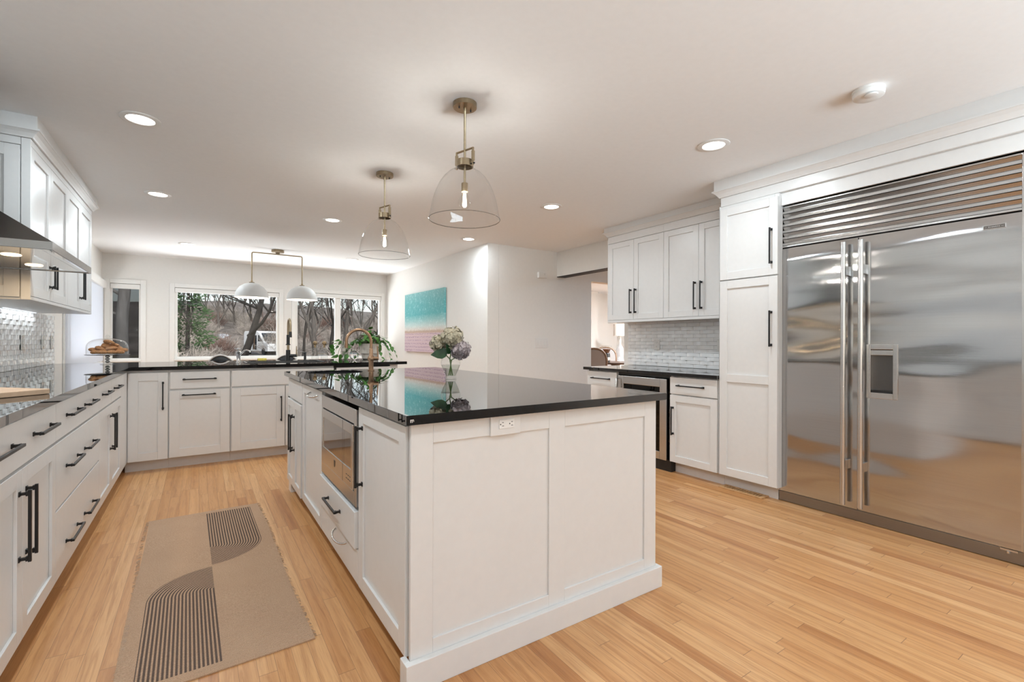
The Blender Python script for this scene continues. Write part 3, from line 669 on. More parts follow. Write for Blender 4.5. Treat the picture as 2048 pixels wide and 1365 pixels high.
for (a0, am, a1), lab in zip(US, ULAB):
    t = thing('wall_cabinet', lab, 'cabinet', (LX, (a0 + a1) / 2, UZ0), 'wall cabinets above the left worktop')
    body(t, LX + 0.003, UX - 0.0215, a0 + 0.0005, a1 - 0.0005, 1.385, 2.318)
    for q0, q1, hy in ((a0, am, am - 0.032), (am, a1, am + 0.032)):
        d = shaker(P, q0 + G, q1 - G, UZ0, UZ1, parent=t); pull(P, hy, 1.62, 0.27, True, d)
    slab(P, a0, a1, UZ1 + 0.003, 2.318, parent=t, name='frieze'); slab(P, a0, a1, 1.385, UZ0 - 0.003, parent=t, name='light_rail')
    if a0 < 4:
        sp = PF(a0 - 0.0005)
        shaker(lambda a, z, n: (a, a0 - n * 1.0 - 0.0125 + 0.0, z), LX + 0.004, UX - 0.045, 1.40, 2.27, rail=0.065, th=0.012, rec=0.007, name='side_panel', parent=t)
        slab(lambda a, z, n: (a, a0 - 0.0125 - n, z), UX - 0.0405, UX - 0.0005, 1.385, 2.318, th=0.012, name='corner_stile', parent=t)
        slab(lambda a, z, n: (a, a0 - 0.0125 - n, z), LX + 0.004, UX - 0.042, 2.275, 2.318, th=0.012, name='side_frieze', parent=t)
    MB().box(LX + 0.022, LX + 0.030, a0 + 0.06, a1 - 0.06, 1.379, 1.3845).build('fill_strip', M['fill_striplens'], t)  # strip and lamp added under the cabinet to brighten the left tile
    l_ = lamp('fill_strip_lamp', t, (LX + 0.060, (a0 + a1) / 2, 1.378), 1.0, (0.88, 0.95, 1.0), 0.02, 'AREA'); l_.data.shape = 'RECTANGLE'; l_.data.size = 0.02; l_.data.size_y = a1 - a0 - 0.12
    crown(t, P, a0 if a0 > 4 else a0 - 0.0125, a1, 2.3185, 2.366, 0.046, ret0=a0 < 4, ret1=a0 > 4, depth=0.37)

HX = -0.55; HY0, HY1, HZ = 2.896, 3.806, 1.556
t = thing('range_hood', 'stainless pyramid range hood on left wall with two lit lamps', 'range hood', (LX, 3.35, HZ))
hm = (HY0 + HY1) / 2; lip = 0.037
mb = MB(); w_ = 0.006
mb.box(LX + 0.004, HX, HY0, HY0 + w_, HZ, HZ + lip).box(LX + 0.004, HX, HY1 - w_, HY1, HZ, HZ + lip).box(HX - w_, HX, HY0 + w_, HY1 - w_, HZ, HZ + lip)
mb.build('lip', M['hood'], t, bevel=0.001)
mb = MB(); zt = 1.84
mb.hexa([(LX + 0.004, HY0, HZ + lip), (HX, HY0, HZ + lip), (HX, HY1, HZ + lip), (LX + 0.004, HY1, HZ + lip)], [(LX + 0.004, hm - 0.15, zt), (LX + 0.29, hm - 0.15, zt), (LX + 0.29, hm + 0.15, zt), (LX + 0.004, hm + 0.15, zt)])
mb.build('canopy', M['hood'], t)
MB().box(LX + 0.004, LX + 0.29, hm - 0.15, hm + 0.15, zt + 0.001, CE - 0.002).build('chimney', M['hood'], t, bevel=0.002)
MB().box(LX + 0.004, HX - w_ - 0.001, HY0 + w_ + 0.001, HY1 - w_ - 0.001, HZ + 0.004, HZ + 0.012).build('underside', M['mirror_steel'], t)
for k, yy in enumerate((HY0 + 0.30, HY1 - 0.235)):
    l = MB().lathe([(0.001, 0), (0.032, 0), (0.036, 0.003), (0.036, 0.0045), (0.001, 0.0045)], (HX - 0.20, yy, HZ - 0.0005), 20).build('hood_lamp', M['hoodlens'], t)
    lamp('hood_light', t, (HX - 0.20, yy, HZ - 0.02), 0.9, (1.0, 0.72, 0.42), 0.06, 'AREA')

# things on the left worktop
t = tag(MB().prism([(-0.535, 2.79), (-0.66, 2.665), (-1.0, 3.0), (-0.875, 3.125)], 0.9205, 0.9425).build('cutting_board', M['wood_board'], bevel=0.003), 'wooden cutting board lying diagonally on the left worktop', 'cutting board')
def cake_stand(c):
    t = thing('cake_stand', 'clear glass pedestal cake stand with dome, on the worktop corner', 'cake stand', c)
    MB().lathe([(0.055, 0), (0.055, 0.003), (0.045, 0.006), (0.012, 0.010), (0.010, 0.014)], c, 28).build('foot', M['glass'], t, smooth=40)
    mb = MB()
    for k in range(3): mb.ball((c[0], c[1], c[2] + 0.026 + k * 0.024), 0.0205, 18, 10, (1, 1, 0.62))
    mb.build('stem', M['chrome'], t, smooth=60)
    MB().lathe([(0.008, 0.084), (0.165, 0.088), (0.172, 0.094), (0.165, 0.093), (0.008, 0.090)], c, 40).build('plate', M['steel'], t, smooth=40)
    prof = [(0.158, 0.096), (0.158, 0.150)] + [(0.158 * math.cos(a) ** 0.72, 0.150 + 0.098 * math.sin(a) ** 0.8) for a in [PI / 2 * i / 14 for i in range(1, 14)]] + [(0.004, 0.248)]
    d = MB().lathe(prof, c, 40, caps=False).build('dome', M['glass'], t, smooth=60)
    MB().ball((c[0], c[1], c[2] + 0.266), 0.018, 14, 9).build('knob', M['glass'], d, smooth=60)
    return t
CK = (-0.738, 5.94, CT + 0.001)
cake_stand(CK)
rnd = random.Random(4)
CZ = CK[2] + 0.0965
cpos = [(-0.085, -0.02, 0.016, 0), (-0.03, -0.06, 0.016, 1), (0.035, -0.055, 0.016, 2), (0.09, -0.01, 0.016, 3), (0.0, 0.06, 0.016, 4), (-0.06, 0.05, 0.016, 5), (0.06, 0.05, 0.016, 6),
        (-0.045, -0.01, 0.047, 7), (0.03, -0.015, 0.047, 8), (0.07, 0.02, 0.045, 9), (0.0, 0.035, 0.046, 10), (-0.005, 0.0, 0.076, 11), (0.04, 0.02, 0.074, 12), (0.015, -0.02, 0.100, 13), (-0.10, 0.02, 0.034, 14), (0.11, 0.03, 0.03, 15)]
for x, y, z, k in cpos:
    mb = MB(); n = 16; a0 = rnd.uniform(0, 6); el = rnd.uniform(0.75, 1)
    for_ = [(0.002, -0.016), (0.034, -0.016), (0.046, -0.009), (0.049, 0.0), (0.043, 0.010), (0.025, 0.019), (0.002, 0.022)]
    mb.lathe(for_, (0, 0, 0), n)
    mb.v = [(p[0] * (1 + 0.06 * math.sin(5 * math.atan2(p[1], p[0]) + a0)), p[1] * el, p[2]) for p in mb.v]
    o = mb.build('cookie', M['cookie'], smooth=60)
    o.location = (CK[0] + x, CK[1] + y, CZ + 0.002 + z * 1.12); o.rotation_euler = (rnd.uniform(-0.4, 0.4) * (z > 0.02), rnd.uniform(-0.4, 0.4) * (z > 0.02), a0)
    tag(o, 'golden brown cookie in the pile under the glass cake dome', 'cookie', 'cookies under the cake dome')

# things on the peninsula
def place(px_, py_): return (px_, py_, CT + 0.0008)
c = place(0.345, 5.74)
t = thing('sink_tap', 'small chrome tap with flared top and curved spout at the left sink end', 'tap', c)
MB().lathe([(0.024, 0), (0.024, 0.004), (0.017, 0.012), (0.018, 0.05), (0.027, 0.10), (0.030, 0.112), (0.020, 0.116), (0.001, 0.117)], c, 24).build('body', M['chrome'], t, smooth=50)
MB().lathe([(0.012, 0.118), (0.014, 0.135), (0.036, 0.145), (0.036, 0.150), (0.001, 0.154)], c, 24).build('cap', M['chrome'], t, smooth=50)
MB().tube([(c[0] + 0.012, c[1] - 0.01, c[2] + 0.085), (c[0] + 0.045, c[1] - 0.02, c[2] + 0.12), (c[0] + 0.075, c[1] - 0.03, c[2] + 0.13), (c[0] + 0.098, c[1] - 0.038, c[2] + 0.12), (c[0] + 0.105, c[1] - 0.04, c[2] + 0.107)], [0.012, 0.011, 0.010, 0.010, 0.010], 10).build('spout', M['chrome'], t, smooth=50)
c = place(0.86, 6.0)
t = thing('kitchen_faucet', 'tall black and brass pull-down faucet behind the peninsula sink', 'faucet', c)
MB().lathe([(0.03, 0), (0.03, 0.006), (0.024, 0.008), (0.024, 0.125), (0.001, 0.126)], c, 24).build('base', M['blackplastic'], t, smooth=40)
MB().lathe([(0.0145, 0.126), (0.0145, 0.19), (0.001, 0.19)], c, 20, False).build('collar', M['brass'], t, smooth=40)
MB().lathe([(0.026, 0.182), (0.026, 0.192), (0.018, 0.194), (0.018, 0.30), (0.008, 0.302), (0.001, 0.302)], c, 20).build('grip', M['blackplastic'], t, smooth=40)
pts = [(c[0], c[1], c[2] + 0.302), (c[0], c[1], c[2] + 0.40)] + [(c[0], c[1] - 0.08 + 0.08 * math.cos(a), c[2] + 0.40 + 0.08 * math.sin(a)) for a in [PI * i / 10 for i in range(1, 11)]] + [(c[0], c[1] - 0.16, c[2] + 0.33)]
MB().tube(pts, 0.0125, 12).build('spout', M['brass'], t, smooth=50)
MB().tube([(c[0], c[1] - 0.16, c[2] + 0.335), (c[0], c[1] - 0.16, c[2] + 0.27)], [0.015, 0.017], 14).build('spray_head', M['blackplastic'], t, smooth=50)
l = MB().tube([(c[0] + 0.02, c[1] - 0.012, c[2] + 0.06), (c[0] + 0.088, c[1] - 0.045, c[2] + 0.06)], 0.017, 14).build('lever_hub', M['blackplastic'], t, smooth=50)
MB().tube([(c[0] + 0.083, c[1] - 0.043, c[2] + 0.055), (c[0] + 0.083, c[1] - 0.043, c[2] + 0.17)], [0.009, 0.0045], 10).build('lever', M['brass'], l, smooth=50)
c = place(1.04, 5.985)
t = thing('soap_dispenser', 'small black soap pump with thin spout, right of the black faucet', 'soap dispenser', c)
MB().lathe([(0.022, 0), (0.022, 0.006), (0.014, 0.010), (0.013, 0.085), (0.016, 0.088), (0.016, 0.098), (0.001, 0.099)], c, 20).build('pump_body', M['blackplastic'], t, smooth=40)
MB().tube([(c[0], c[1], c[2] + 0.096), (c[0] - 0.05, c[1] + 0.02, c[2] + 0.107), (c[0] - 0.085, c[1] + 0.035, c[2] + 0.118)], [0.005, 0.004, 0.004], 8).build('spout', M['steel'], t, smooth=50)
def stopper_bottle(c, label):
    t = thing('glass_bottle', label, 'bottle', c, 'clear bottles with brown stoppers')
    MB().lathe([(0.002, 0.002), (0.038, 0.002), (0.040, 0.010), (0.040, 0.10), (0.034, 0.125), (0.016, 0.145), (0.014, 0.165), (0.017, 0.172)], c, 24, caps=False).build('bottle', M['glass'], t, smooth=50)
    mb = MB(); r_ = random.Random(int(c[0] * 1000))
    mb.ball((c[0], c[1], c[2] + 0.205), 0.026, 12, 8); mb.lathe([(0.011, 0.15), (0.013, 0.185)], c, 12)
    mb.build('stopper', M['cork'], t, smooth=60); return t
b1 = stopper_bottle(place(1.17, 6.08), 'clear glass bottle with round brown stopper, left one by the window')
dup(b1, place(1.272, 6.06), 'clear glass bottle with round brown stopper, nearer the potted vine')
OFF_b = OFF
o = MB().box(0.565, 0.655, 6.165, 6.225, CT + 0.0008, CT + 0.027).build('sponge', M['sponge'], bevel=0.004); tag(o, 'yellow sponge lying on the peninsula behind the sink', 'sponge')
def leaf_mesh(mb, base, d, up, size, curl=0.25, wid=0.75):
    """heart-shaped leaf from base along d"""
    d = d.normalized(); side = d.cross(up).normalized(); nn = side.cross(d).normalized()
    out = [(0.0, 0.0), (0.12, 0.36), (0.32, 0.5), (0.58, 0.40), (0.82, 0.18), (1.0, 0.0)]
    vs = []; fs = []
    for tt, w in out:
        mid = base + d * (tt * size) - nn * (curl * size * tt * tt)
        vs += [mid + side * (w * wid * size) + nn * (0.10 * size * w), mid, mid - side * (w * wid * size) + nn * (0.10 * size * w)]
    for i in range(len(out) - 1):
        k = 3 * i; fs += [(k, k + 1, k + 4, k + 3), (k + 1, k + 2, k + 5, k + 4)]
    mb.add(vs, fs)
def potted_vine(c):
    t = thing('potted_vine', 'trailing green vine in a ribbed cream pot on the peninsula end', 'potted plant', c)
    mb = MB(); n = 72; prof = [(0.085, 0.0), (0.100, 0.012), (0.105, 0.07), (0.122, 0.075), (0.128, 0.20), (0.122, 0.20), (0.112, 0.165), (0.001, 0.165)]
    mb.lathe(prof, c, n)
    mb.v = [(c[0] + (p[0] - c[0]) * (1 + (0.018 if (i % n) % 4 < 2 and p[2] - c[2] > 0.07 else 0)), c[1] + (p[1] - c[1]) * (1 + (0.018 if (i % n) % 4 < 2 and p[2] - c[2] > 0.07 else 0)), p[2]) for i, p in enumerate(mb.v)]
    mb.build('pot', M['pot'], t, smooth=30)
    MB().lathe([(0.001, 0.166), (0.112, 0.168), (0.001, 0.176)], c, 24).build('soil', M['soil'], t)
    r = random.Random(11); lf = MB(); vn = MB()
    C = Vector(c)
    for k in range(125):
        a = r.uniform(0, 2 * PI); rad = r.uniform(0.0, 0.16); h = 0.19 + r.uniform(0.0, 0.20) * (1 - rad / 0.26)
        b = C + Vector((math.cos(a) * rad, math.sin(a) * rad, h))
        d = Vector((math.cos(a) * r.uniform(0.4, 1), math.sin(a) * r.uniform(0.4, 1), r.uniform(-0.7, 0.45)))
        leaf_mesh(lf, b, d, Vector((0, 0, 1)), r.uniform(0.055, 0.10), r.uniform(0.1, 0.4), 0.72)
        vn.tube([C + Vector((math.cos(a) * rad * 0.3, math.sin(a) * rad * 0.3, 0.17)), b], 0.0016, 5)
    # trailing runners to both sides
    for sx, ln, dr in ((1, 0.22, 0.17), (1, 0.16, 0.22), (-1, 0.26, 0.20), (-1, 0.20, 0.10), (0.7, 0.12, 0.2)):
        ax = rgt * sx + Vector((0, 0, 0)) + fwd * r.uniform(-0.25, 0.2); pts = []
        for i in range(9):
            f = i / 8; pts.append(C + ax * (0.10 + ln * f) + Vector((0, 0, 0.22 + 0.05 * math.sin(f * 3) - dr * f * f)))
        vn.tube(pts, 0.002, 5)
        for i in range(1, 9):
            d = (rgt * sx * r.uniform(0.2, 0.9) + Vector((r.uniform(-0.4, 0.4), r.uniform(-0.4, 0.4), r.uniform(-1.1, -0.2))))
            leaf_mesh(lf, pts[i], d, Vector((r.uniform(-0.3, 0.3), -0.6, 1)), r.uniform(0.045, 0.075), 0.25, 0.72)
    vn.build('vines', M['stem'], t, smooth=60); f = lf.build('foliage', M['leaf'], t, smooth=60); f['kind'] = 'stuff'
potted_vine(place(1.81, 5.985))
c = place(1.53, 6.10)
t = thing('glass_tumbler', 'tall clear glass of vine cuttings, left of the ribbed pot', 'glass', c)
MB().lathe([(0.002, 0.004), (0.036, 0.004), (0.040, 0.0), (0.046, 0.20), (0.043, 0.20), (0.037, 0.010), (0.002, 0.010)], c, 28, caps=False).build('glass', M['glass'], t, smooth=40)
MB().lathe([(0.001, 0.011), (0.036, 0.011), (0.0395, 0.10), (0.001, 0.10)], c, 24, caps=False).build('water', M['water'], t, smooth=40)
lf = MB(); vn = MB(); r = random.Random(5); C = Vector(c)
for k in range(16):
    sx = -1 if k < 12 else 0.6
    tip = C + rgt * sx * r.uniform(0.02, 0.17) + fwd * r.uniform(-0.06, 0.04) + Vector((0, 0, r.uniform(0.03, 0.24)))
    vn.tube([C + Vector((0, 0, 0.03)), C + Vector((0, 0, 0.19)) + rgt * sx * 0.02, (C + Vector((0, 0, 0.24)) + tip) / 2 + rgt * sx * 0.02, tip], 0.0016, 5)
    leaf_mesh(lf, tip, rgt * sx * r.uniform(0.1, 0.8) + Vector((r.uniform(-0.3, 0.3), 0, r.uniform(-1, 0.1))), Vector((0.1, -0.7, 0.7)), r.uniform(0.055, 0.085), 0.25, 0.72)
vn.build('stems', M['stem'], t, smooth=60); f = lf.build('foliage', M['leaf'], t, smooth=60); f['kind'] = 'stuff'
c = place(1.575, 5.87)
t = thing('bubble_vase', 'round clear glass bubble vase in front of the vine pot', 'vase', c)
prof = [(0.058 * math.sin(a), 0.058 - 0.058 * math.cos(a)) for a in [PI * (0.12 + 0.76 * i / 14) for i in range(15)]] + [(0.021, 0.125)]
MB().lathe(prof, c, 40).build('bowl', M['solidglass'], t, smooth=60)

# ------------------------------------------------------------------ island
IX0, IX1, IY0, IY1 = 0.597, 1.795, 1.492, 3.985; ICT, ICB = 0.912, 0.880; IXD = 0.575
t = thing('island_worktop', 'polished black granite slab on top of the kitchen island', 'countertop', (1.19, 2.75, ICB))
X0, X1, Y0, Y1 = 0.553, 1.833, 1.442, 4.05; scx, scy, sr = 0.875, 3.77, 0.20
outer = []; inner = []; N = 64
for k in range(N):
    a = 2 * PI * (k + 0.5) / N; inner.append((scx + sr * math.cos(a), scy + sr * math.sin(a)))
    dx, dy = math.cos(a), math.sin(a); tq = min(((X1 - scx) / dx if dx > 1e-6 else 1e9), ((X0 - scx) / dx if dx < -1e-6 else 1e9), ((Y1 - scy) / dy if dy > 1e-6 else 1e9), ((Y0 - scy) / dy if dy < -1e-6 else 1e9))
    outer.append([scx + dx * tq, scy + dy * tq])
for cx_, cy_ in ((X0, Y0), (X1, Y0), (X1, Y1), (X0, Y1)):       # snap the nearest loop point to every corner
    k = min(range(N), key=lambda i: (outer[i][0] - cx_) ** 2 + (outer[i][1] - cy_) ** 2 if True else 0); outer[k] = [cx_, cy_]
mb = MB().ring([tuple(p) for p in outer], inner, ICB, ICT); ob = mb.build('slab', M['granite'], t)
bm = bmesh.new(); bm.from_mesh(ob.data)
ed = [e for e in bm.edges if len(e.link_faces) == 2 and abs(e.verts[0].co.z - e.verts[1].co.z) < 1e-6 and abs(abs(e.calc_face_angle(0)) - PI / 2) < 0.1]
bmesh.ops.bevel(bm, geom=ed, offset=0.0018, segments=2, affect='EDGES'); bm.to_mesh(ob.data); bm.free()
MB().box(0.566, 0.578, Y0 - 0.0006, Y0 - 0.0001, 0.8965, 0.8985).box(0.566, 0.5685, Y0 - 0.0006, Y0 - 0.0001, 0.889, 0.8965).box(0.5715, 0.574, Y0 - 0.0006, Y0 - 0.0001, 0.889, 0.8965).box(0.577, 0.5785, Y0 - 0.0006, Y0 - 0.0001, 0.891, 0.8965).build('white_mark', M['plastic'], t)
t = thing('prep_sink', 'round black prep sink set in the far end of the island', 'sink', (scx, scy, ICB))
MB().lathe([(sr + 0.012, -0.001), (sr + 0.004, -0.004), (sr - 0.004, -0.03), (sr - 0.02, -0.15), (sr - 0.06, -0.175), (0.02, -0.18), (0.001, -0.18)], (scx, scy, ICB), 48, caps=False).build('bowl', M['blackplastic'], t, smooth=40)
c = (1.157, 3.80, ICT + 0.0006)
t = thing('prep_faucet', 'bronze gooseneck faucet standing beside the island prep sink', 'faucet', c)
MB().lathe([(0.026, 0), (0.026, 0.006), (0.019, 0.009), (0.019, 0.075), (0.025, 0.085), (0.030, 0.10), (0.024, 0.112), (0.016, 0.125), (0.0155, 0.175), (0.012, 0.18), (0.001, 0.18)], c, 24).build('base', M['bronze'], t, smooth=45)
R = 0.098
pts = [(c[0], c[1], c[2] + 0.175), (c[0], c[1], c[2] + 0.232)] + [(c[0] - R + R * math.cos(a), c[1], c[2] + 0.232 + R * math.sin(a)) for a in [PI * i / 16 for i in range(1, 16)]] + [(c[0] - 2 * R, c[1], c[2] + 0.21)]
MB().tube(pts, 0.0118, 14).build('spout', M['bronze'], t, smooth=60)
MB().tube([(c[0] - 2 * R, c[1], c[2] + 0.212), (c[0] - 2 * R, c[1], c[2] + 0.185)], [0.0135, 0.0125], 14).build('spout_tip', M['bronze'], t, smooth=60)
l = MB().tube([(c[0], c[1], c[2] + 0.10), (c[0] + 0.052, c[1] - 0.03, c[2] + 0.10)], [0.016, 0.014], 12).build('valve', M['bronze'], t, smooth=60)
MB().tube([(c[0] + 0.048, c[1] - 0.028, c[2] + 0.10), (c[0] + 0.042, c[1] - 0.026, c[2] + 0.20)], [0.006, 0.005], 10).build('lever', M['bronze'], l, smooth=60)

P = PR(IXD)
def isl_unit(y0, y1, label, name='island_cabinet', z1=ICB - 0.001, kick=True):
    t = thing(name, label, 'cabinet', (1.2, (y0 + y1) / 2, 0), 'cabinets of the kitchen island')
    MB().box(IX0, IX1 - 0.02, y0 + 0.0005, y1 - 0.0005, 0.09, z1).build('body', M['white'], t)
    MB().box(IX0 + 0.06, IX1 - 0.02, y0 + 0.0005, y1 - 0.0005, 0, 0.0895).build('toe_kick', M['wood_vent'], t)
    return t
t = isl_unit(1.516, 2.077, 'white island cabinet nearest the camera with one tall framed door')
d = shaker(P, 1.508, 2.062, 0.092, 0.866, rail=0.062, parent=t); pull(P, 2.005, 0.665, 0.26, True, d, out=0.034)
# microwave cabinet: a box below and a lining around the oven
t = thing('island_cabinet', 'white island cabinet under the microwave with two shallow drawers', 'cabinet', (1.2, 2.43, 0), 'cabinets of the kitchen island')
MB().box(IX0, IX1 - 0.02, 2.0775, 2.7895, 0.09, 0.40).box(1.10, IX1 - 0.02, 2.0775, 2.7895, 0.4005, ICB - 0.001).build('body', M['white'], t)
MB().box(IX0 + 0.06, IX1 - 0.02, 2.0775, 2.7895, 0, 0.0895).build('toe_kick', M['wood_vent'], t)
d = slab(PR(IXD - 0.012), 2.082, 2.79, 0.245, 0.407, th=0.033, parent=t, bev=0.003); pull(PR(IXD - 0.012), 2.45, 0.335, 0.262, False, d)
d = slab(P, 2.066, 2.79, 0.092, 0.240, parent=t, bev=0.003)
q = [(2.345 + 0.10 * math.cos(a), 0.214 - 0.012 * math.sin(a), 0.004 + 0.034 * math.sin(a)) for a in [PI * i / 12 for i in range(13)]]
MB().tube([P(*x) for x in q], 0.005, 8).build('arc_handle', M['chrome'], d, smooth=60)
t = isl_unit(2.79, 3.405, 'white island pull-out cabinet with chrome arc handle beside the microwave')
d = shaker(P, 2.797, 3.392, 0.092, 0.866, rail=0.055, parent=t, name='pullout_front')
q = [(2.985 + 0.10 * math.cos(a), 0.835 - 0.012 * math.sin(a), 0.004 + 0.035 * math.sin(a)) for a in [PI * i / 12 for i in range(13)]]
MB().tube([P(*x) for x in q], 0.0055, 8).build('arc_handle', M['chrome'], d, smooth=60)
t = isl_unit(3.405, 3.985, 'white island cabinet farthest from camera with two narrow doors')
slab(P, 3.412, 3.98, 0.725, 0.866, parent=t, name='false_front')
for a0, a1, hy in ((3.412, 3.694, 3.655), (3.70, 3.98, 3.738)):
    d = shaker(PR(IXD - 0.008), a0, a1, 0.092, 0.715, rail=0.05, th=0.028, parent=t); pull(PR(IXD - 0.008), hy, 0.49, 0.26, True, d)
MB().box(IXD + 0.005, IX0 + 0.12, 3.90, 3.99, 0, 0.089).build('foot', M['white'], t, bevel=0.002)
# microwave
t = thing('microwave', 'built-in stainless microwave in the island side, facing the left run', 'microwave', (0.8, 2.42, 0.42))
MY0, MY1, MZ0, MZ1 = 2.085, 2.780, 0.424, 0.852
MB().box(IX0 + 0.001, 1.05, MY0 + 0.02, MY1 - 0.02, MZ0 + 0.01, MZ1 - 0.01).build('oven_box', M['blackplastic'], t)
Pm = PR(IXD - 0.004)
mb = MB(); a0, a1, z0, z1 = MY0 + 0.035, MY1 - 0.03, 0.485, 0.785
mb.box(MY0, a0, MZ0, MZ1, -0.024, 0, Pm).box(a1, MY1, MZ0, MZ1, -0.024, 0, Pm).box(a0, a1, MZ0, z0, -0.024, 0, Pm).box(a0, a1, z1, MZ1, -0.024, 0, Pm)
mb.build('trim_frame', M['steel'], t, bevel=0.0015)
mb = MB(); b0, b1, y0, y1 = a0 + 0.004, a1 - 0.004, z0 + 0.006, z1 - 0.004
wa, wb, wz0, wz1 = b0 + 0.028, b1 - 0.028, y0 + 0.085, y1 - 0.045
mb.box(b0, wa, y0, y1, -0.015, 0.006, Pm).box(wb, b1, y0, y1, -0.015, 0.006, Pm).box(wa, wb, y0, wz0, -0.015, 0.006, Pm).box(wa, wb, wz1, y1, -0.015, 0.006, Pm)
d = mb.build('door', M['steel'], t, bevel=0.0015)
MB().box(wa, wb, wz0, wz1, -0.012, 0.003, Pm).build('door_glass', plain('dark_oven_glass', (0.03, 0.022, 0.017), 0.04, var=0.05, Coat_Weight=1.0), d)
MB().box(b0 + 0.17, b0 + 0.1715, y0, y1, 0.0062, 0.0066, Pm).build('panel_seam', M['dark'], d)
MB().prism([(2.44, 0.555), (2.465, 0.555), (2.463, 0.530), (2.4525, 0.520), (2.442, 0.530)], 0.0062, 0.0072, Pm).build('emblem', M['blackplastic'], d)
mb = MB()
for k in range(3):
    for j in range(2): mb.box(b0 + 0.03 + 0.03 * k, b0 + 0.048 + 0.03 * k, y0 + 0.03 + 0.018 * j, y0 + 0.033 + 0.018 * j, 0.0062, 0.0066, Pm)
mb.build('key_marks', M['dark'], d)
# end panel with two framed fields and a baseboard
t = thing('island_end_panel', 'white panelled island end facing the camera with two framed fields', 'panel', (1.2, 1.47, 0))
Pf = PF(1.4765)
mb = MB(); e0, e1, zz0, zz1 = 0.582, 1.800, 0.0, ICB - 0.001
mb.box(e0, e1, zz0, zz1, -0.0145, -0.008, Pf)
mb.box(e0, 0.662, zz0, zz1, -0.008, 0, Pf).box(1.161, 1.242, zz0, zz1, -0.008, 0, Pf).box(1.722, e1, zz0, zz1, -0.008, 0, Pf)
for q0, q1 in ((0.662, 1.161), (1.242, 1.722)): mb.box(q0, q1, zz0, 0.143, -0.008, 0, Pf).box(q0, q1, 0.807, zz1, -0.008, 0, Pf)
mb.build('frame', M['white'], t, bevel=0.0015)
MB().box(1.7985, 1.8015, 1.4915, 3.985, 0, ICB - 0.001).box(IX1 - 0.019, 1.7985, 1.515, 3.985, 0, ICB - 0.001).build('side_panel', M['white'], t)
mb = MB().box(0.560, 1.819, 1.453, 1.4760, 0, 0.096).box(0.560, 0.580, 1.476, 1.512, 0, 0.096).box(1.802, 1.819, 1.476, 3.985, 0, 0.096)
mb.build('baseboard', M['white'], t, bevel=0.002)
Po = PF(1.4765)
t = thing('island_outlet', 'white double outlet with wide backing plate on the island end', 'outlet', (0.949, 1.476, 0.845))
MB().box(0.884, 1.014, 0.806, 0.879, 0.0004, 0.010, Po).build('backing_plate', M['white'], t, bevel=0.0015)
sockets(Po, t, 0.951, 0.8465, 0.005, True)

# vase of hydrangeas on the island
VC = (1.345, 2.735, ICT + 0.0008)
t = thing('flower_vase', 'hydrangea heads in a small clear glass vase on the island', 'vase', VC)
MB().lathe([(0.002, 0.004), (0.034, 0.003), (0.037, 0.0), (0.037, 0.010), (0.031, 0.016), (0.034, 0.026), (0.050, 0.060), (0.0615, 0.092), (0.062, 0.108), (0.056, 0.125), (0.047, 0.138), (0.050, 0.142)], VC, 36, caps=False).build('vase', M['glass'], t, smooth=50)
MB().lathe([(0.001, 0.018), (0.030, 0.018), (0.033, 0.028), (0.0485, 0.060), (0.0595, 0.088), (0.001, 0.088)], VC, 30, caps=False).build('water', M['water'], t, smooth=50)
V = Vector(VC); mb = MB()
heads = [(V + rgt * 0.012 + Vector((0, 0, 0.262)) - fwd * 0.01, 0.068, 'petal'), (V - rgt * 0.085 + Vector((0, 0, 0.225)) + fwd * 0.03, 0.050, 'petal'), (V + rgt * 0.065 + Vector((0, 0, 0.185)) - fwd * 0.02, 0.058, 'petal2')]
for k, (hc, hr, mm) in enumerate(heads):
    mb.tube([V + rgt * (0.012 * (1 - k)) + Vector((0, 0, 0.02)), V - rgt * (0.006 * (1 - k)) + Vector((0, 0, 0.12)), hc - Vector((0, 0, hr * 0.5))], 0.0035, 8)
mb.build('stems', M['stem'], t, smooth=60)
for hc, hr, mm in heads:
    mb = MB(); r = random.Random(int(hr * 1e4))
    N_ = 150
    for k in range(N_):
        z = 1 - 2 * (k + 0.5) / N_; a = k * 2.399963
        nrm = Vector((math.sqrt(1 - z * z) * math.cos(a), math.sqrt(1 - z * z) * math.sin(a), z))
        pc = hc + nrm * hr * r.uniform(0.80, 1.10); nrm = (nrm + Vector((r.uniform(-1, 1), r.uniform(-1, 1), r.uniform(-1, 1))) * 0.45).normalized(); tn = nrm.orthogonal().normalized(); bt = nrm.cross(tn); ro = r.uniform(0, 2)
        for j in range(4):
            an = ro + j * PI / 2; dq = tn * math.cos(an) + bt * math.sin(an); sq = nrm.cross(dq); s_ = r.uniform(0.012, 0.018)
            mb.add([pc, pc + dq * s_ * 0.55 + sq * s_ * 0.5 + nrm * 0.003, pc + dq * s_ + nrm * r.uniform(-0.002, 0.005), pc + dq * s_ * 0.55 - sq * s_ * 0.5 + nrm * 0.003], [(0, 1, 2, 3)])
    mb.ball(hc, hr * 0.86, 14, 10)
    mb.build('flower_head', M[mm], t, smooth=50)
mb = MB()
leaf_mesh(mb, V + Vector((0, 0, 0.165)) - rgt * 0.015 - fwd * 0.02, -rgt + Vector((0, 0, -0.06)), Vector((-0.25, -0.9, 0.55)), 0.115, 0.12, 0.75)
leaf_mesh(mb, V + Vector((0, 0, 0.16)) - fwd * 0.02, -rgt * 0.2 - fwd * 0.4 + Vector((0, 0, 0.7)), Vector((0.1, -0.9, 0.2)), 0.075, 0.12, 0.7)
leaf_mesh(mb, V + Vector((0, 0, 0.165)), rgt * 0.5 - fwd * 0.5 + Vector((0, 0, -0.15)), Vector((0.1, -0.9, 0.5)), 0.06, 0.12, 0.7)
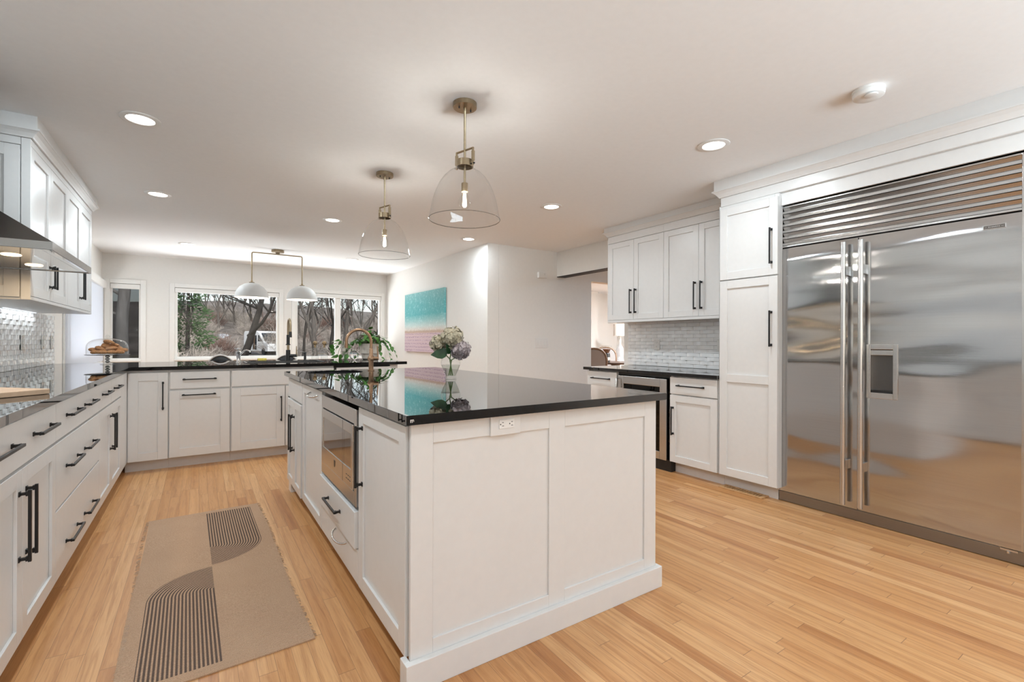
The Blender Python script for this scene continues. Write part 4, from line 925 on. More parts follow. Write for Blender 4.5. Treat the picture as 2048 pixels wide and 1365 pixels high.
leaf_mesh(mb, V + Vector((0, 0, 0.17)), rgt * 0.3 + fwd * 0.5 + Vector((0, 0, 0.35)), Vector((0.1, -0.9, 0.5)), 0.08, 0.12, 0.7)
mb.build('leaves', M['darkleaf'], t, smooth=60)

# ------------------------------------------------------------------ rug and floor vent
rc = (0.0565, 2.84, 0.0006)
t = thing('runner_rug', 'tan woven runner rug with dark curved stripes beside the island', 'rug', rc)
t.rotation_euler = (0, 0, math.radians(1.0))
mb = MB(); nx, ny = 12, 40; rw, rl = 0.304, 0.915
rr = random.Random(2)
vs = []; fs = []
def rug_h(u, v): return 0.0045 + 0.0012 * math.sin(v * 9) * math.sin(u * 3 + 1) + 0.0035 * math.exp(-((v - 0.02 - 0.06 * u) / 0.03) ** 2) * max(0, u) * 1.2
for j in range(ny + 1):
    for i in range(nx + 1):
        u, v = -1 + 2 * i / nx, -1 + 2 * j / ny
        vs.append((u * rw + 0.006 * math.sin(v * 3.0) * abs(u), v * rl, rug_h(u, v)))
n1 = len(vs); vs += [(x, y, 0.0) for x, y, z in vs]
st = nx + 1
for j in range(ny):
    for i in range(nx):
        k = j * st + i; fs += [(k, k + 1, k + st + 1, k + st), (n1 + k + st, n1 + k + st + 1, n1 + k + 1, n1 + k)]
for i in range(nx): fs += [(i, n1 + i, n1 + i + 1, i + 1), (ny * st + i + 1, n1 + ny * st + i + 1, n1 + ny * st + i, ny * st + i)]
for j in range(ny): fs += [(j * st + st, n1 + j * st + st, n1 + j * st, j * st), (j * st + nx, n1 + j * st + nx, n1 + j * st + st + nx, j * st + st + nx)]
OFF[t.name] = Vector((0, 0, 0))
mb.add(vs, fs).build('weave', M['rug'], t, smooth=40)
mb = MB()
for k in range(420):
    sd = 1 if k % 2 else -1; y = rr.uniform(-rl, rl); x = sd * (rw + 0.006 * math.sin(y / rl * 3.0)); L_ = rr.uniform(0.004, 0.014)
    mb.tube([(x - sd * 0.004, y, 0.004), (x + sd * L_ * 0.5, y + rr.uniform(-0.004, 0.004), 0.0042), (x + sd * L_, y + rr.uniform(-0.008, 0.008), 0.0015)], 0.0009, 3)
f = mb.build('fringe', M['fringe'], t); f['kind'] = 'stuff'
t = thing('floor_vent', 'wooden slotted floor vent beside the pantry toe kick', 'vent', (3.475, 2.02, 0))
vx0, vx1, vy0, vy1 = 3.43, 3.533, 1.855, 2.20
mb = MB().box(vx0, vx0 + 0.025, vy0, vy1, 0, 0.011).box(vx1 - 0.02, vx1, vy0, vy1, 0, 0.011).box(vx0 + 0.025, vx1 - 0.02, vy0, vy0 + 0.03, 0, 0.011).box(vx0 + 0.025, vx1 - 0.02, vy1 - 0.03, vy1, 0, 0.011)
y = vy0 + 0.045
while y < vy1 - 0.04: mb.box(vx0 + 0.025, vx1 - 0.02, y, y + 0.008, 0, 0.011); y += 0.021
mb.build('grille', M['wood_vent'], t, bevel=0.0015)
MB().box(vx0 + 0.02, vx1 - 0.016, vy0 + 0.02, vy1 - 0.02, 0.0003, 0.002).build('opening', M['dark'], t)

# ------------------------------------------------------------------ right run
RD = 3.45; RCT, RCB = 0.886, 0.857
P = PR(RD); RB = RD + 0.0215
t = thing('worktop', 'short polished black granite worktop under the right wall cabinets', 'countertop', (3.8, 3.0, RCB))
MB().box(3.424, RX - 0.001, 2.212, 3.775, RCB, RCT).build('slab', M['granite'], t, bevel=0.002)
def right_unit(y0, y1, label):
    t = thing('base_cabinet', label, 'cabinet', (3.8, (y0 + y1) / 2, 0), 'base cabinets under the right worktop')
    body(t, RB, RX - 0.002, y0 + 0.0005, y1 - 0.0005, 0.10, RCB - 0.001)
    MB().box(3.535, RX - 0.002, y0 + 0.0005, y1 - 0.0005, 0, 0.0995).build('toe_kick', M['kick'], t); return t
t = right_unit(2.213, 2.683, 'white base cabinet between pantry and beverage fridge, drawer over one door')
d = slab(P, 2.228, 2.678, 0.70, 0.846, parent=t); pull(P, 2.468, 0.776, 0.262, False, d)
d = shaker(P, 2.228, 2.678, 0.104, 0.690, parent=t); pull(P, 2.645, 0.466, 0.25, True, d)
t = right_unit(3.312, 3.74, 'white base cabinet at the hall end of the right worktop')
d = slab(P, 3.316, 3.736, 0.70, 0.846, parent=t); pull(P, 3.53, 0.776, 0.262, False, d)
d = shaker(P, 3.316, 3.736, 0.104, 0.690, parent=t); pull(P, 3.35, 0.466, 0.25, True, d)
t = thing('beverage_fridge', 'undercounter beverage fridge with steel framed glass door', 'beverage fridge', (3.8, 3.0, 0))
mb = MB(); WY0, WY1 = 2.6845, 3.3105
mb.box(3.475, RX - 0.01, WY0, WY0 + 0.02, 0.0, RCB - 0.002).box(3.475, RX - 0.01, WY1 - 0.02, WY1, 0.0, RCB - 0.002).box(3.475, RX - 0.01, WY0 + 0.02, WY1 - 0.02, 0.0, 0.10).box(3.475, RX - 0.01, WY0 + 0.02, WY1 - 0.02, 0.83, RCB - 0.002).box(4.0, RX - 0.01, WY0 + 0.02, WY1 - 0.02, 0.10, 0.83)
mb.build('body', M['blackplastic'], t)
mb = MB(); g0, g1, h0, h1 = 2.716, 3.30, 0.098, 0.822
ga, gb, ha, hb = g0 + 0.075, g1 - 0.075, h0 + 0.07, h1 - 0.075
mb.box(g0, ga, h0, h1, -0.035, 0.0, P).box(gb, g1, h0, h1, -0.035, 0.0, P).box(ga, gb, h0, ha, -0.035, 0.0, P).box(ga, gb, hb, h1, -0.035, 0.0, P)
d = mb.build('door', M['steel'], t, bevel=0.003)
MB().box(ga, gb, ha, hb, -0.02, -0.014, P).build('door_glass', M['tintglass'], d)
MB().tube([P(3.285, 0.79, 0), P(3.285, 0.79, 0.035), P(3.285, 0.70, 0.04)], 0.008, 8).build('handle', M['steel'], d, smooth=50)
mb = MB()
for z in (0.25, 0.38, 0.51, 0.64): mb.box(3.52, 3.98, WY0 + 0.03, WY1 - 0.03, z, z + 0.012)
mb.build('shelf', M['wood_board'], t)
for k, (y, z) in enumerate(((2.82, 0.262), (2.90, 0.262), (2.99, 0.262), (2.86, 0.101), (2.98, 0.101))):
    o = MB().lathe([(0.001, 0), (0.030, 0), (0.033, 0.006), (0.033, 0.075), (0.026, 0.085), (0.001, 0.086)], (3.60, y, z + 0.0005), 18).build('drink_can', plain('can_print', (0.32, 0.40, 0.33), 0.3, 0.4, var=0.3, scale=40) if k == 0 else bpy.data.materials['can_print'], smooth=40)
    tag(o, 'small drink can behind the tinted beverage fridge glass', 'can', 'cans inside the beverage fridge')
# wall cabinets right
URX = 3.87; P = PR(URX)
for (a0, am, a1), lab in (((3.087, 3.478, 3.850), 'white wall cabinet pair at the hall end of the right run'), ((2.320, 2.690, 3.087), 'white wall cabinet pair touching the tall pantry')):
    t = thing('wall_cabinet', lab, 'cabinet', (RX, (a0 + a1) / 2, 1.39), 'wall cabinets above the right worktop')
    body(t, URX + 0.0215, RX - 0.002, a0 + 0.0005, a1 - 0.0005, 1.372, 2.336)
    for q0, q1, hy in ((a0, am, am - 0.034), (am, a1, am + 0.034)):
        d = shaker(P, q0 + G, q1 - G, 1.395, 2.255, parent=t); pull(P, hy, 1.59, 0.262, True, d)
    slab(P, a0, a1, 2.259, 2.336, parent=t, name='frieze'); slab(PR(URX - 0.004), a0, a1 + 0.006 * (a1 > 3.5), 1.366, 1.392, parent=t, name='light_rail')
    if a1 > 3.5:
        slab(lambda a, z, n: (a, a1 + n + 0.013, z), URX + 0.002, RX - 0.002, 1.372, 2.336, th=0.012, name='side_panel', parent=t)
    crown(t, P, a0, a1, 2.3365, 2.388, 0.048, ret1=a1 > 3.5, depth=0.32)
# pantry and fridge surround
P = PR(RD)
t = thing('pantry_cabinet', 'tall white pantry cabinet between the worktop and the steel refrigerator', 'cabinet', (3.8, 2.0, 0))
body(t, RB, RX - 0.002, 1.789, 2.2115, 0.10, 2.231); MB().box(3.535, RX - 0.002, 1.789, 2.2115, 0, 0.0995).build('toe_kick', M['kick'], t)
MB().box(RD + 0.003, RX - 0.002, 2.2116, 2.2118, 0.10, 2.231).build('side_panel', M['white'], t)
MB().box(3.4722, 3.5225, 1.7575, 1.7885, 0.10, 2.231).build('filler_strip', M['white'], t, bevel=0.001)
d = shaker(P, 1.757, 2.206, 1.643, 2.204, rail=0.06, parent=t); pull(P, 1.80, 1.852, 0.262, True, d)
d = shaker(P, 1.757, 2.206, 0.104, 1.634, rail=0.062, mids=(0.872,), parent=t); pull(P, 1.80, 1.252, 0.262, True, d)
SR = 3.472
t = thing('fridge_surround', 'white frieze and crown moulding over the pantry and refrigerator', 'surround', (3.8, 1.2, 2.23))
MB().box(SR, SR + 0.02, 0.48, 2.212, 2.2325, 2.302).build('frieze', M['white'], t, bevel=0.001)
MB().box(SR + 0.024, SR + 0.040, 0.55, 1.786, 2.14, 2.2325).build('top_panel', M['white'], t, bevel=0.001)
MB().box(SR + 0.021, RX - 0.002, 0.48, 2.212, 2.2325, 2.302).build('box', M['white'], t)
crown(t, PR(SR), 0.48, 2.212, 2.3025, 2.358, 0.05, ret1=True, depth=0.45)
t2 = thing('fridge_side_panel', 'tall white end panel closing the right side of the refrigerator', 'panel', (3.8, 0.5, 0))
MB().box(3.50, RX - 0.002, 0.48, 0.545, 0, 2.2315).build('panel', M['white'], t2, bevel=0.002)

# refrigerator
FX = 3.524; P = PR(FX); FY0, FY1, FS = 0.553, 1.785, 1.2865
t = thing('refrigerator', 'wide built-in stainless refrigerator with two doors and louvred top grille', 'refrigerator', (3.85, 1.17, 0))
MB().box(FX + 0.031, RX - 0.004, FY0 + 0.004, FY1 - 0.004, 0.075, 2.134).build('body', M['dark'], t)
def fdoor(a0, a1, hole=None):
    mb = MB()
    if not hole: mb.box(a0, a1, 0.078, 1.828, -0.03, 0, P)
    else:
        h0, h1, q0, q1 = hole
        mb.box(a0, h0, 0.078, 1.828, -0.03, 0, P).box(h1, a1, 0.078, 1.828, -0.03, 0, P).box(h0, h1, 0.078, q0, -0.03, 0, P).box(h0, h1, q1, 1.828, -0.03, 0, P)
    o = mb.build('door', M['fridge'], t)
    bm = bmesh.new(); bm.from_mesh(o.data); bmesh.ops.remove_doubles(bm, verts=bm.verts, dist=1e-6); bm.to_mesh(o.data); bm.free()
    return o
d1 = fdoor(FS + 0.003, FY1 - 0.012)
d2 = fdoor(FY0 + 0.012, FS - 0.003, (1.085, 1.233, 0.81, 1.136))
MB().box(FY1 - 0.0115, FY1 - 0.001, 0.078, 2.134, -0.03, 0.004, P).build('edge_strip', M['steel'], t, bevel=0.001)
MB().box(FY0 + 0.001, FY0 + 0.0115, 0.078, 2.134, -0.03, 0.004, P).build('edge_strip', M['steel'], t, bevel=0.001)
for d, a in ((d1, 1.352), (d2, 1.226 + 0.03)):
    h = MB().tube([P(a, 0.105, 0.052), P(a, 1.803, 0.052)], 0.0145, 18).build('handle', M['steel'], d, smooth=50)
    mb = MB()
    for z in (0.36, 1.62): mb.box(a - 0.010, a + 0.010, z - 0.03, z + 0.03, 0.0, 0.045, P)
    mb.build('standoff', M['steel'], h, bevel=0.002)
# dispenser
a0, a1, z0, z1 = 1.085, 1.233, 0.81, 1.136
mb = MB(); fr = 0.017
mb.box(a0 - 0.006, a0 + fr, z0 - 0.006, z1 + 0.006, 0.0, 0.010, P).box(a1 - fr, a1 + 0.006, z0 - 0.006, z1 + 0.006, 0.0, 0.010, P).box(a0 + fr, a1 - fr, z0 - 0.006, z0 + 0.03, 0.0, 0.010, P).box(a0 + fr, a1 - fr, z1 - 0.026, z1 + 0.006, 0.0, 0.010, P)
ds = mb.build('dispenser_frame', M['steel'], d2, bevel=0.002)
mb = MB()
mb.box(a0, a1, z0, z1, -0.0295, -0.029, P)
n = 12; poly = [(a0 + 0.003, -0.001)] + [(a0 + 0.003 + (a1 - a0 - 0.006) * (0.5 - 0.5 * math.cos(PI * i / n)), -0.001 - 0.026 * math.sin(PI * i / n) ** 0.6) for i in range(1, n)] + [(a1 - 0.003, -0.001)]
vs = [P(a, z, q) for a, q in poly for z in (z0 + 0.028, z1 - 0.06)]
mb.add(vs, [(2 * i, 2 * i + 2, 2 * i + 3, 2 * i + 1) for i in range(len(poly) - 1)])
mb.build('niche', plain('dark_niche_steel', (0.12, 0.115, 0.11), 0.35, 0.8), d2, smooth=60)
MB().box(a0 + fr, a1 - fr, z1 - 0.062, z1 - 0.030, -0.01, 0.006, P).build('control_strip', M['steel'], d2, bevel=0.002)
MB().box(a0 + fr, a1 - fr, z0 + 0.03, z0 + 0.045, -0.02, 0.002, P).build('drip_tray', M['blackplastic'], d2)
# badge plate with raised lettering too fine to read
nb = MB().box(0.622, 0.711, 1.761, 1.784, 0.0, 0.004, P).build('badge', M['steel'], d2, bevel=0.0008)
mb = MB().box(0.626, 0.707, 1.764, 1.781, 0.0041, 0.0044, P)
mb.build('badge_field', plain('badge_enamel', (0.12, 0.11, 0.10), 0.4, 0.5), nb)
mb = MB()
for k in range(7): mb.box(0.645 + k * 0.0066, 0.649 + k * 0.0066, 1.769, 1.776, 0.0045, 0.0049, P)
mb.box(0.629, 0.640, 1.7715, 1.7735, 0.0045, 0.0049, P).box(0.693, 0.704, 1.7715, 1.7735, 0.0045, 0.0049, P)
mb.build('badge_marks', M['chrome'], nb)
# louvred grille
gz0, gz1 = 1.850, 2.134
g = MB().box(FY0 + 0.012, FY1 - 0.012, gz0 - 0.012, gz0, -0.03, 0.004, P).box(FY0 + 0.012, FY1 - 0.012, gz1 - 0.010, gz1, -0.03, 0.002, P).box(FY0 + 0.012, FY1 - 0.012, 1.8285, 1.832, -0.03, -0.012, P).build('grille_frame', M['steel'], t, bevel=0.001)
MB().box(FY0 + 0.012, FY1 - 0.012, gz0, gz1 - 0.010, -0.030, -0.027, P).build('grille_back', M['dark'], t)
pitch = (gz1 - 0.010 - gz0) / 6
for k in range(6):
    zb = gz0 + pitch * k
    poly = [(zb + 0.003, 0.0), (zb + 0.0185, 0.002), (zb + 0.0195, -0.012), (zb + 0.0445, -0.001), (zb + 0.0445, -0.004), (zb + 0.018, -0.018), (zb + 0.003, -0.018)]
    vs = [P(a, z, q) for a in (FY0 + 0.013, FY1 - 0.013) for z, q in poly]; n = len(poly)
    MB().add(vs, [tuple(range(n)), tuple(range(2 * n - 1, n - 1, -1))] + [(i, (i + 1) % n, (i + 1) % n + n, i + n) for i in range(n)]).build('louver', M['louver'], g)
MB().box(FY0, FY1, 0.003, 0.072, -0.04, -0.012, P).build('kick_plate', mat_steel('kick_steel', (0.30, 0.285, 0.27), 0.3, 0.0, (3, 2, 300)), t, bevel=0.002)
MB().box(0.575, 0.64, 0.066, 0.076, -0.02, 0.006, P).lathe([(0.008, 0), (0.008, 0.012)], P(0.61, 0.055, 0.004), 10).build('hinge', M['steel'], t)

# ------------------------------------------------------------------ lights on the ceiling
def downlight(x, y, label):
    t = thing('downlight', label, 'ceiling light', (x, y, CE), 'recessed ceiling lights')
    MB().lathe([(0.098, -0.0005), (0.099, -0.004), (0.092, -0.007), (0.070, -0.0075), (0.067, -0.003), (0.067, -0.0005)], (x, y, CE), 40, caps=False).build('trim_ring', M['plastic'], t, smooth=40)
    MB().lathe([(0.001, -0.0045), (0.066, -0.0045), (0.066, -0.001), (0.001, -0.001)], (x, y, CE), 32).build('lens', M['can'], t)
    l = lamp('downlight_lamp', t, (x, y, CE - 0.012), CAN_W, CAN_COL, 0.12, 'AREA')
    return t
d0 = downlight(-0.289, 3.475, 'recessed round light in ceiling left of the pendants, larger of the left pair')
for x, y, lab in ((-0.306, 5.165, 'recessed round light over the left run, second from the camera'), (-0.141, 7.616, 'small distant recessed light near the left end of the back windows'), (1.175, 5.222, 'recessed round light beyond the far pendant, above the peninsula sink'),
                  (1.999, 7.57, 'distant recessed light partly behind the far pendant shade'), (2.809, 5.221, 'recessed round light near the corner of the nook wall'), (2.786, 3.522, 'recessed round light between near pendant and right wall cabinets'), (2.79, 1.831, 'recessed round light nearest the refrigerator'),
                  (-0.29, 1.78, 'recessed light overhead left, out of the photograph'), (2.79, 0.14, 'recessed light overhead right, out of the photograph'), (-0.29, 0.1, 'recessed light behind the camera, left')):
    dup(d0, (x, y, CE), lab, 'recessed ceiling lights')
t = thing('smoke_detector', 'round white smoke detector on the ceiling near the refrigerator', 'smoke detector', (2.834, 0.993, CE))
MB().lathe([(0.070, -0.0005), (0.070, -0.012), (0.066, -0.014), (0.066, -0.018), (0.069, -0.020), (0.066, -0.036), (0.052, -0.043), (0.001, -0.044)], (2.834, 0.993, CE), 40, caps=False).build('housing', M['plastic'], t, smooth=35)
MB().lathe([(0.028, -0.0435), (0.028, -0.049), (0.024, -0.051), (0.001, -0.051)], (2.80, 0.97, CE), 24, caps=False).build('sensor_cap', M['plastic'], t, smooth=35)

def pendant(x, y, label, ang):
    t = thing('pendant_lamp', label, 'pendant light', (x, y, CE), 'glass pendants over the island'); c = (x, y, CE)
    cn = MB().lathe([(0.064, -0.0005), (0.064, -0.024), (0.062, -0.026), (0.001, -0.026)], c, 36, caps=False).build('canopy', M['brass'], t, smooth=35)
    mb = MB()
    for s_ in (-1, 1): mb.lathe([(0.004, -0.026), (0.004, -0.036), (0.001, -0.037)], (x + s_ * 0.036, y + s_ * 0.002, CE), 8)
    mb.build('canopy_screw', M['black'], cn)
    MB().lathe([(0.009, -0.026), (0.009, -0.048), (0.0065, -0.052), (0.0065, -0.44), (0.001, -0.44)], c, 14, caps=False).build('rod', M['brass'], t, smooth=35)
    ca, sa = math.cos(ang), math.sin(ang)
    Q = lambda a, h: (x + a * ca, y + a * sa, CE + h)
    mb = MB().tube([Q(-0.061, -0.255), Q(0.061, -0.255)], 0.0055, 8)
    for s_ in (-1, 1):
        mb.tube([Q(s_ * 0.061, -0.252), Q(s_ * 0.061, -0.345)], 0.006, 8); mb.tube([Q(s_ * 0.061, -0.272), Q(s_ * 0.061, -0.322)], 0.0095, 10)
    yk = mb.build('yoke', M['brass'], t, smooth=35)
    mb = MB()
    for s_ in (-1, 1): mb.tube([Q(s_ * 0.046, -0.337), Q(s_ * 0.071, -0.337)], 0.005, 8)
    mb.build('thumb_screw', M['black'], yk)
    MB().lathe([(0.047, -0.310), (0.047, -0.345), (0.043, -0.345), (0.043, -0.310), (0.047, -0.310)], c, 30, caps=False).lathe([(0.001, -0.312), (0.044, -0.312), (0.044, -0.315), (0.001, -0.315)], c, 24).build('collar', M['brass'], t, smooth=35)
    prof = [(0.046, -0.338), (0.047, -0.352), (0.062, -0.362), (0.088, -0.378), (0.115, -0.405), (0.138, -0.440), (0.158, -0.485), (0.172, -0.530), (0.182, -0.580), (0.1885, -0.615), (0.192, -0.628)]
    MB().lathe(prof, c, 56, caps=False).build('shade', M['shadeglass'], t, smooth=60)
    MB().lathe([(0.1905, -0.6275), (0.1935, -0.6290), (0.1920, -0.6315), (0.1895, -0.6300), (0.1905, -0.6275)], c, 56, caps=False).build('rim', M['glassrim'], t, smooth=60)
    MB().lathe([(0.017, -0.432), (0.018, -0.434), (0.018, -0.478), (0.016, -0.480), (0.001, -0.480)], c, 20, caps=False).build('socket', M['brass'], t, smooth=35)
    pb = [(0.012, -0.480), (0.014, -0.492), (0.026, -0.512), (0.031, -0.532), (0.029, -0.552), (0.018, -0.568), (0.001, -0.574)]
    b = MB().lathe(pb, c, 24, caps=False).build('bulb', M['glass'], t, smooth=60)
    mb = MB()
    for k in range(6):
        a = 2 * PI * k / 6; mb.tube([(x + 0.006 * math.cos(a), y + 0.006 * math.sin(a), CE - 0.490), (x + 0.011 * math.cos(a), y + 0.011 * math.sin(a), CE - 0.553)], 0.0016, 6)
    mb.build('filament', M['filament'], b)
    lamp('pendant_light', t, (x, y, CE - 0.522), 9.0, (1.0, 0.95, 0.88), 0.012)
    return t
PANG = math.radians(-72)
p1 = pendant(1.193, 2.263, 'clear glass dome pendant with brass fittings, nearer and larger', PANG)
dup(p1, (1.181, 3.548, CE), 'clear glass dome pendant with brass fittings, farther from camera')

t = thing('dining_lamp', 'brass ceiling lamp with two matte white domes before the back windows', 'ceiling lamp', (0.925, 7.42, CE)); c = (0.925, 7.42, CE)
MB().lathe([(0.082, -0.0005), (0.082, -0.034), (0.030, -0.036), (0.022, -0.058), (0.001, -0.058)], c, 32, caps=False).build('canopy', M['brass'], t, smooth=35)
lx, rx = 0.602, 1.246
pts = [(lx, 7.42, 1.955), (lx, 7.42, 2.36)] + [(lx + 0.02 - 0.02 * math.cos(a), 7.42, 2.36 + 0.02 * math.sin(a)) for a in (0.5, 1.0, PI / 2)] + [(rx - 0.02, 7.42, 2.38)] + [(rx - 0.02 + 0.02 * math.sin(a), 7.42, 2.36 + 0.02 * math.cos(a)) for a in (0.5, 1.0, PI / 2)] + [(rx, 7.42, 1.94)]
MB().tube(pts, 0.0085, 10).build('arm', M['brass'], t, smooth=50)
for xx in (lx, rx):
    prof = [(0.012, 1.955), (0.03, 1.952), (0.09, 1.936), (0.145, 1.900), (0.183, 1.850), (0.204, 1.795), (0.211, 1.748), (0.207, 1.748), (0.199, 1.795), (0.178, 1.847), (0.14, 1.894), (0.088, 1.930), (0.012, 1.944)]
    sh = MB().lathe([(r_, z_) for r_, z_ in prof], (xx, 7.42, 0), 44, caps=False).build('dome_shade', M['lampwhite'], t, smooth=50)
    MB().lathe([(0.034, 1.956), (0.034, 1.963), (0.013, 1.966), (0.013, 1.985)], (xx, 7.42, 0), 20).build('cap', M['brass'], sh, smooth=40)
    MB().ball((xx, 7.42, 1.845), 0.035, 14, 9).build('bulb', M['domebulb'], sh, smooth=60)
    lamp('dome_light', t, (xx, 7.42, 1.79), 9.0, (1.0, 0.86, 0.68), 0.04)

# ------------------------------------------------------------------ nook wall and beyond
def canvas():
    y0, y1, z0, z1 = 6.47, 8.02, 0.975, 1.968
    xa = 3.060 + (BY - (y0 + y1) / 2) / (BY - RETY) * 0.068
    t = thing('canvas_print', 'unframed aerial beach canvas in turquoise and pink on the nook wall', 'picture', (xa - 0.022, (y0 + y1) / 2, z0))
    OFF[t.name] = Vector((0, 0, 0))
    h = (y1 - y0) / 2
    MB().box(-0.0175, 0.0175, -h, h, 0, z1 - z0).build('canvas', M['art'], t, bevel=0.002)
    t.rotation_euler = (0, 0, math.atan2(0.068, BY - RETY))
canvas()
Pr = PF(RETY)
t = wall_plate(Pr, 4.012, 1.132, 'white three-gang light switch plate on the wall facing the island', 'light_switch', 'light switch', w=0.235, h=0.135)
for k in range(3):
    r_ = MB().box(4.012 - 0.072 + 0.055 * k, 4.012 - 0.072 + 0.055 * k + 0.033, 1.132 - 0.033, 1.132 + 0.033, 0.0065, 0.0095, Pr).build('rocker', M['plastic'], t, bevel=0.0015)
MB().box(4.095, 4.128, 1.10, 1.165, 0.0065, 0.011, Pr).build('dimmer', M['plastic'], t, bevel=0.002)
t = thing('door_chime', 'small white chime box high on the wall facing the island', 'chime', (4.007, RETY, 2.085))
MB().box(3.932, 4.082, 2.045, 2.125, 0.001, 0.042, Pr).build('box', M['plastic'], t, bevel=0.003)
MB().box(4.025, 4.040, 2.085, 2.112, 0.0421, 0.0435, Pr).build('vent', M['kick'], t)

# dining room glimpsed through the opening
def arch_chair(c, rot, label):
    t = thing('dining_chair', label, 'chair', c, 'oval back dining chairs'); OFF[t.name] = Vector()
    MB().box(-0.25, 0.25, -0.24, 0.24, 0.40, 0.49).build('seat', M['fabric'], t, bevel=0.03, seg=3)
    n = 28; outl = [(0.235 * math.copysign(abs(math.cos(a)) ** 0.8, math.cos(a)), 0.775 + 0.25 * math.copysign(abs(math.sin(a)) ** 0.85, math.sin(a))) for a in [2 * PI * i / n for i in range(n)]]
    MB().tube([(a, 0.24 + 0.10 * (z - 0.5), z) for a, z in outl + outl[:1]], 0.022, 8, False).build('back_frame', M['wood_chair'], t, smooth=60)
    MB().prism([(a * 0.93, 0.775 + (z - 0.775) * 0.93) for a, z in outl], -0.018, 0.018, lambda a, z, h: (a, 0.24 + 0.10 * (z - 0.5) + h, z)).build('back_pad', M['fabric'], t, bevel=0.008)
    for sx in (-1, 1):
        for sy in (-1, 1): MB().tube([(sx * 0.21, sy * 0.20, 0.41), (sx * 0.22, sy * 0.22, 0.0)], [0.024, 0.016], 8).build('leg', M['wood_chair'], t, smooth=60)
    MB().tube([(-0.2, 0.235, 0.44), (-0.13, 0.245, 0.54)], 0.018, 8).tube([(0.2, 0.235, 0.44), (0.13, 0.245, 0.54)], 0.018, 8).build('back_post', M['wood_chair'], t, smooth=60)
    t.rotation_euler = (0, 0, rot); return t
q = far(1187, 700, 8.9)
ch1 = arch_chair((q.x, q.y, 0.0), math.radians(137), 'grey oval back chair nearest the hall opening')
q = far(1212, 700, 10.3)
dup(ch1, (q.x, q.y, 0.0), 'oval back chair on the far side of the dark dining table', rotz=math.radians(-43))
q = far(1214, 724, 9.65); tq = (q.x + 0.25, q.y + 0.0)
t = thing('dining_table', 'dark wood dining table seen through the hall opening', 'table', (tq[0], tq[1], 0))
MB().lathe([(0.001, 0.70), (0.47, 0.70), (0.50, 0.715), (0.50, 0.735), (0.001, 0.735)], (tq[0], tq[1], 0), 48, caps=False).build('table_top', M['darkwood'], t, smooth=40)
MB().lathe([(0.25, 0), (0.24, 0.03), (0.06, 0.10), (0.05, 0.5), (0.10, 0.69), (0.001, 0.69)], (tq[0], tq[1], 0), 28).build('pedestal', M['darkwood'], t, smooth=40)
q = far(1213, 726, 9.5); c = (q.x, q.y, 0.7357)
t = thing('coffee_grinder', 'black coffee grinder with beans in its clear hopper on the dark table', 'coffee grinder', c)
MB().lathe([(0.075, 0), (0.075, 0.17), (0.06, 0.19), (0.001, 0.19)], c, 20, caps=False).build('base', M['blackplastic'], t, smooth=40)
MB().lathe([(0.045, 0.191), (0.085, 0.27), (0.001, 0.275)], c, 20, caps=False).build('beans', M['bean'], t)
MB().lathe([(0.05, 0.191), (0.10, 0.30), (0.10, 0.34), (0.03, 0.345)], c, 24, caps=False).build('hopper', M['glass'], t, smooth=40)
MB().lathe([(0.0755, 0.04), (0.0765, 0.045), (0.0765, 0.10), (0.0755, 0.105)], c, 20, caps=False).build('dial_ring', M['chrome'], t, smooth=40)
q = far(1240, 720, 11.1); c = (q.x, q.y, 0.72)
t = thing('sideboard', 'pale grey sideboard against the dining room wall', 'sideboard', (c[0] + 0.5, c[1] + 0.1, 0))
MB().box(c[0] - 0.35, c[0] + 0.8, c[1] - 0.2, c[1] + 0.3, 0.08, 0.70).build('body', M['sideboard'], t, bevel=0.004)
MB().box(c[0] - 0.37, c[0] + 0.82, c[1] - 0.22, c[1] + 0.32, 0.70, 0.72).build('top', M['sideboard'], t, bevel=0.003)
for sx in (-0.3, 0.75):
    for sy in (-0.17, 0.27): MB().box(c[0] + sx - 0.02, c[0] + sx + 0.02, c[1] + sy - 0.02, c[1] + sy + 0.02, 0, 0.0795).build('leg', M['sideboard'], t)
c = (c[0], c[1], 0.7208)
t = thing('table_lamp', 'lamp with clear bottle base and linen drum shade on the sideboard', 'lamp', c)
MB().lathe([(0.001, 0.0), (0.085, 0.0), (0.09, 0.01), (0.09, 0.26), (0.07, 0.31), (0.035, 0.37), (0.03, 0.55), (0.04, 0.56), (0.04, 0.585), (0.001, 0.585)], c, 28, caps=False).build('base', plain('silvered_bottle', (0.62, 0.62, 0.62), 0.15, 0.4), t, smooth=40)
MB().lathe([(0.155, 0.575), (0.150, 0.855), (0.147, 0.855), (0.152, 0.575)], c, 32, caps=False).build('lamp_shade', M['shade'], t, smooth=40)
lamp('lamp_bulb', t, (c[0], c[1], c[2] + 0.70), 1.3, (1.0, 0.88, 0.72), 0.04)
hl = thing('fill_ceiling_light', 'unseen ceiling light added to brighten the hall behind the right cabinets', 'ceiling light', (5.4, 3.2, CE))  # fixture added out of sight to brighten the dark hall
MB().lathe([(0.15, -0.0005), (0.15, -0.05), (0.12, -0.07), (0.001, -0.075)], (5.4, 3.2, CE), 32, caps=False).build('diffuser', M['can'], hl, smooth=40)
lamp('fill_lamp', hl, (5.4, 3.2, CE - 0.12), 22.0, (0.60, 0.80, 1.0), 0.25, 'AREA')
hl = thing('fill_ceiling_light', 'unseen ceiling light added to brighten the dining room, hidden by the header', 'ceiling light', (7.6, 6.2, CE))  # second added fixture, out of sight, brightens the dining room
MB().lathe([(0.15, -0.0005), (0.15, -0.05), (0.12, -0.07), (0.001, -0.075)], (7.6, 6.2, CE), 32, caps=False).build('diffuser', M['can'], hl, smooth=40)
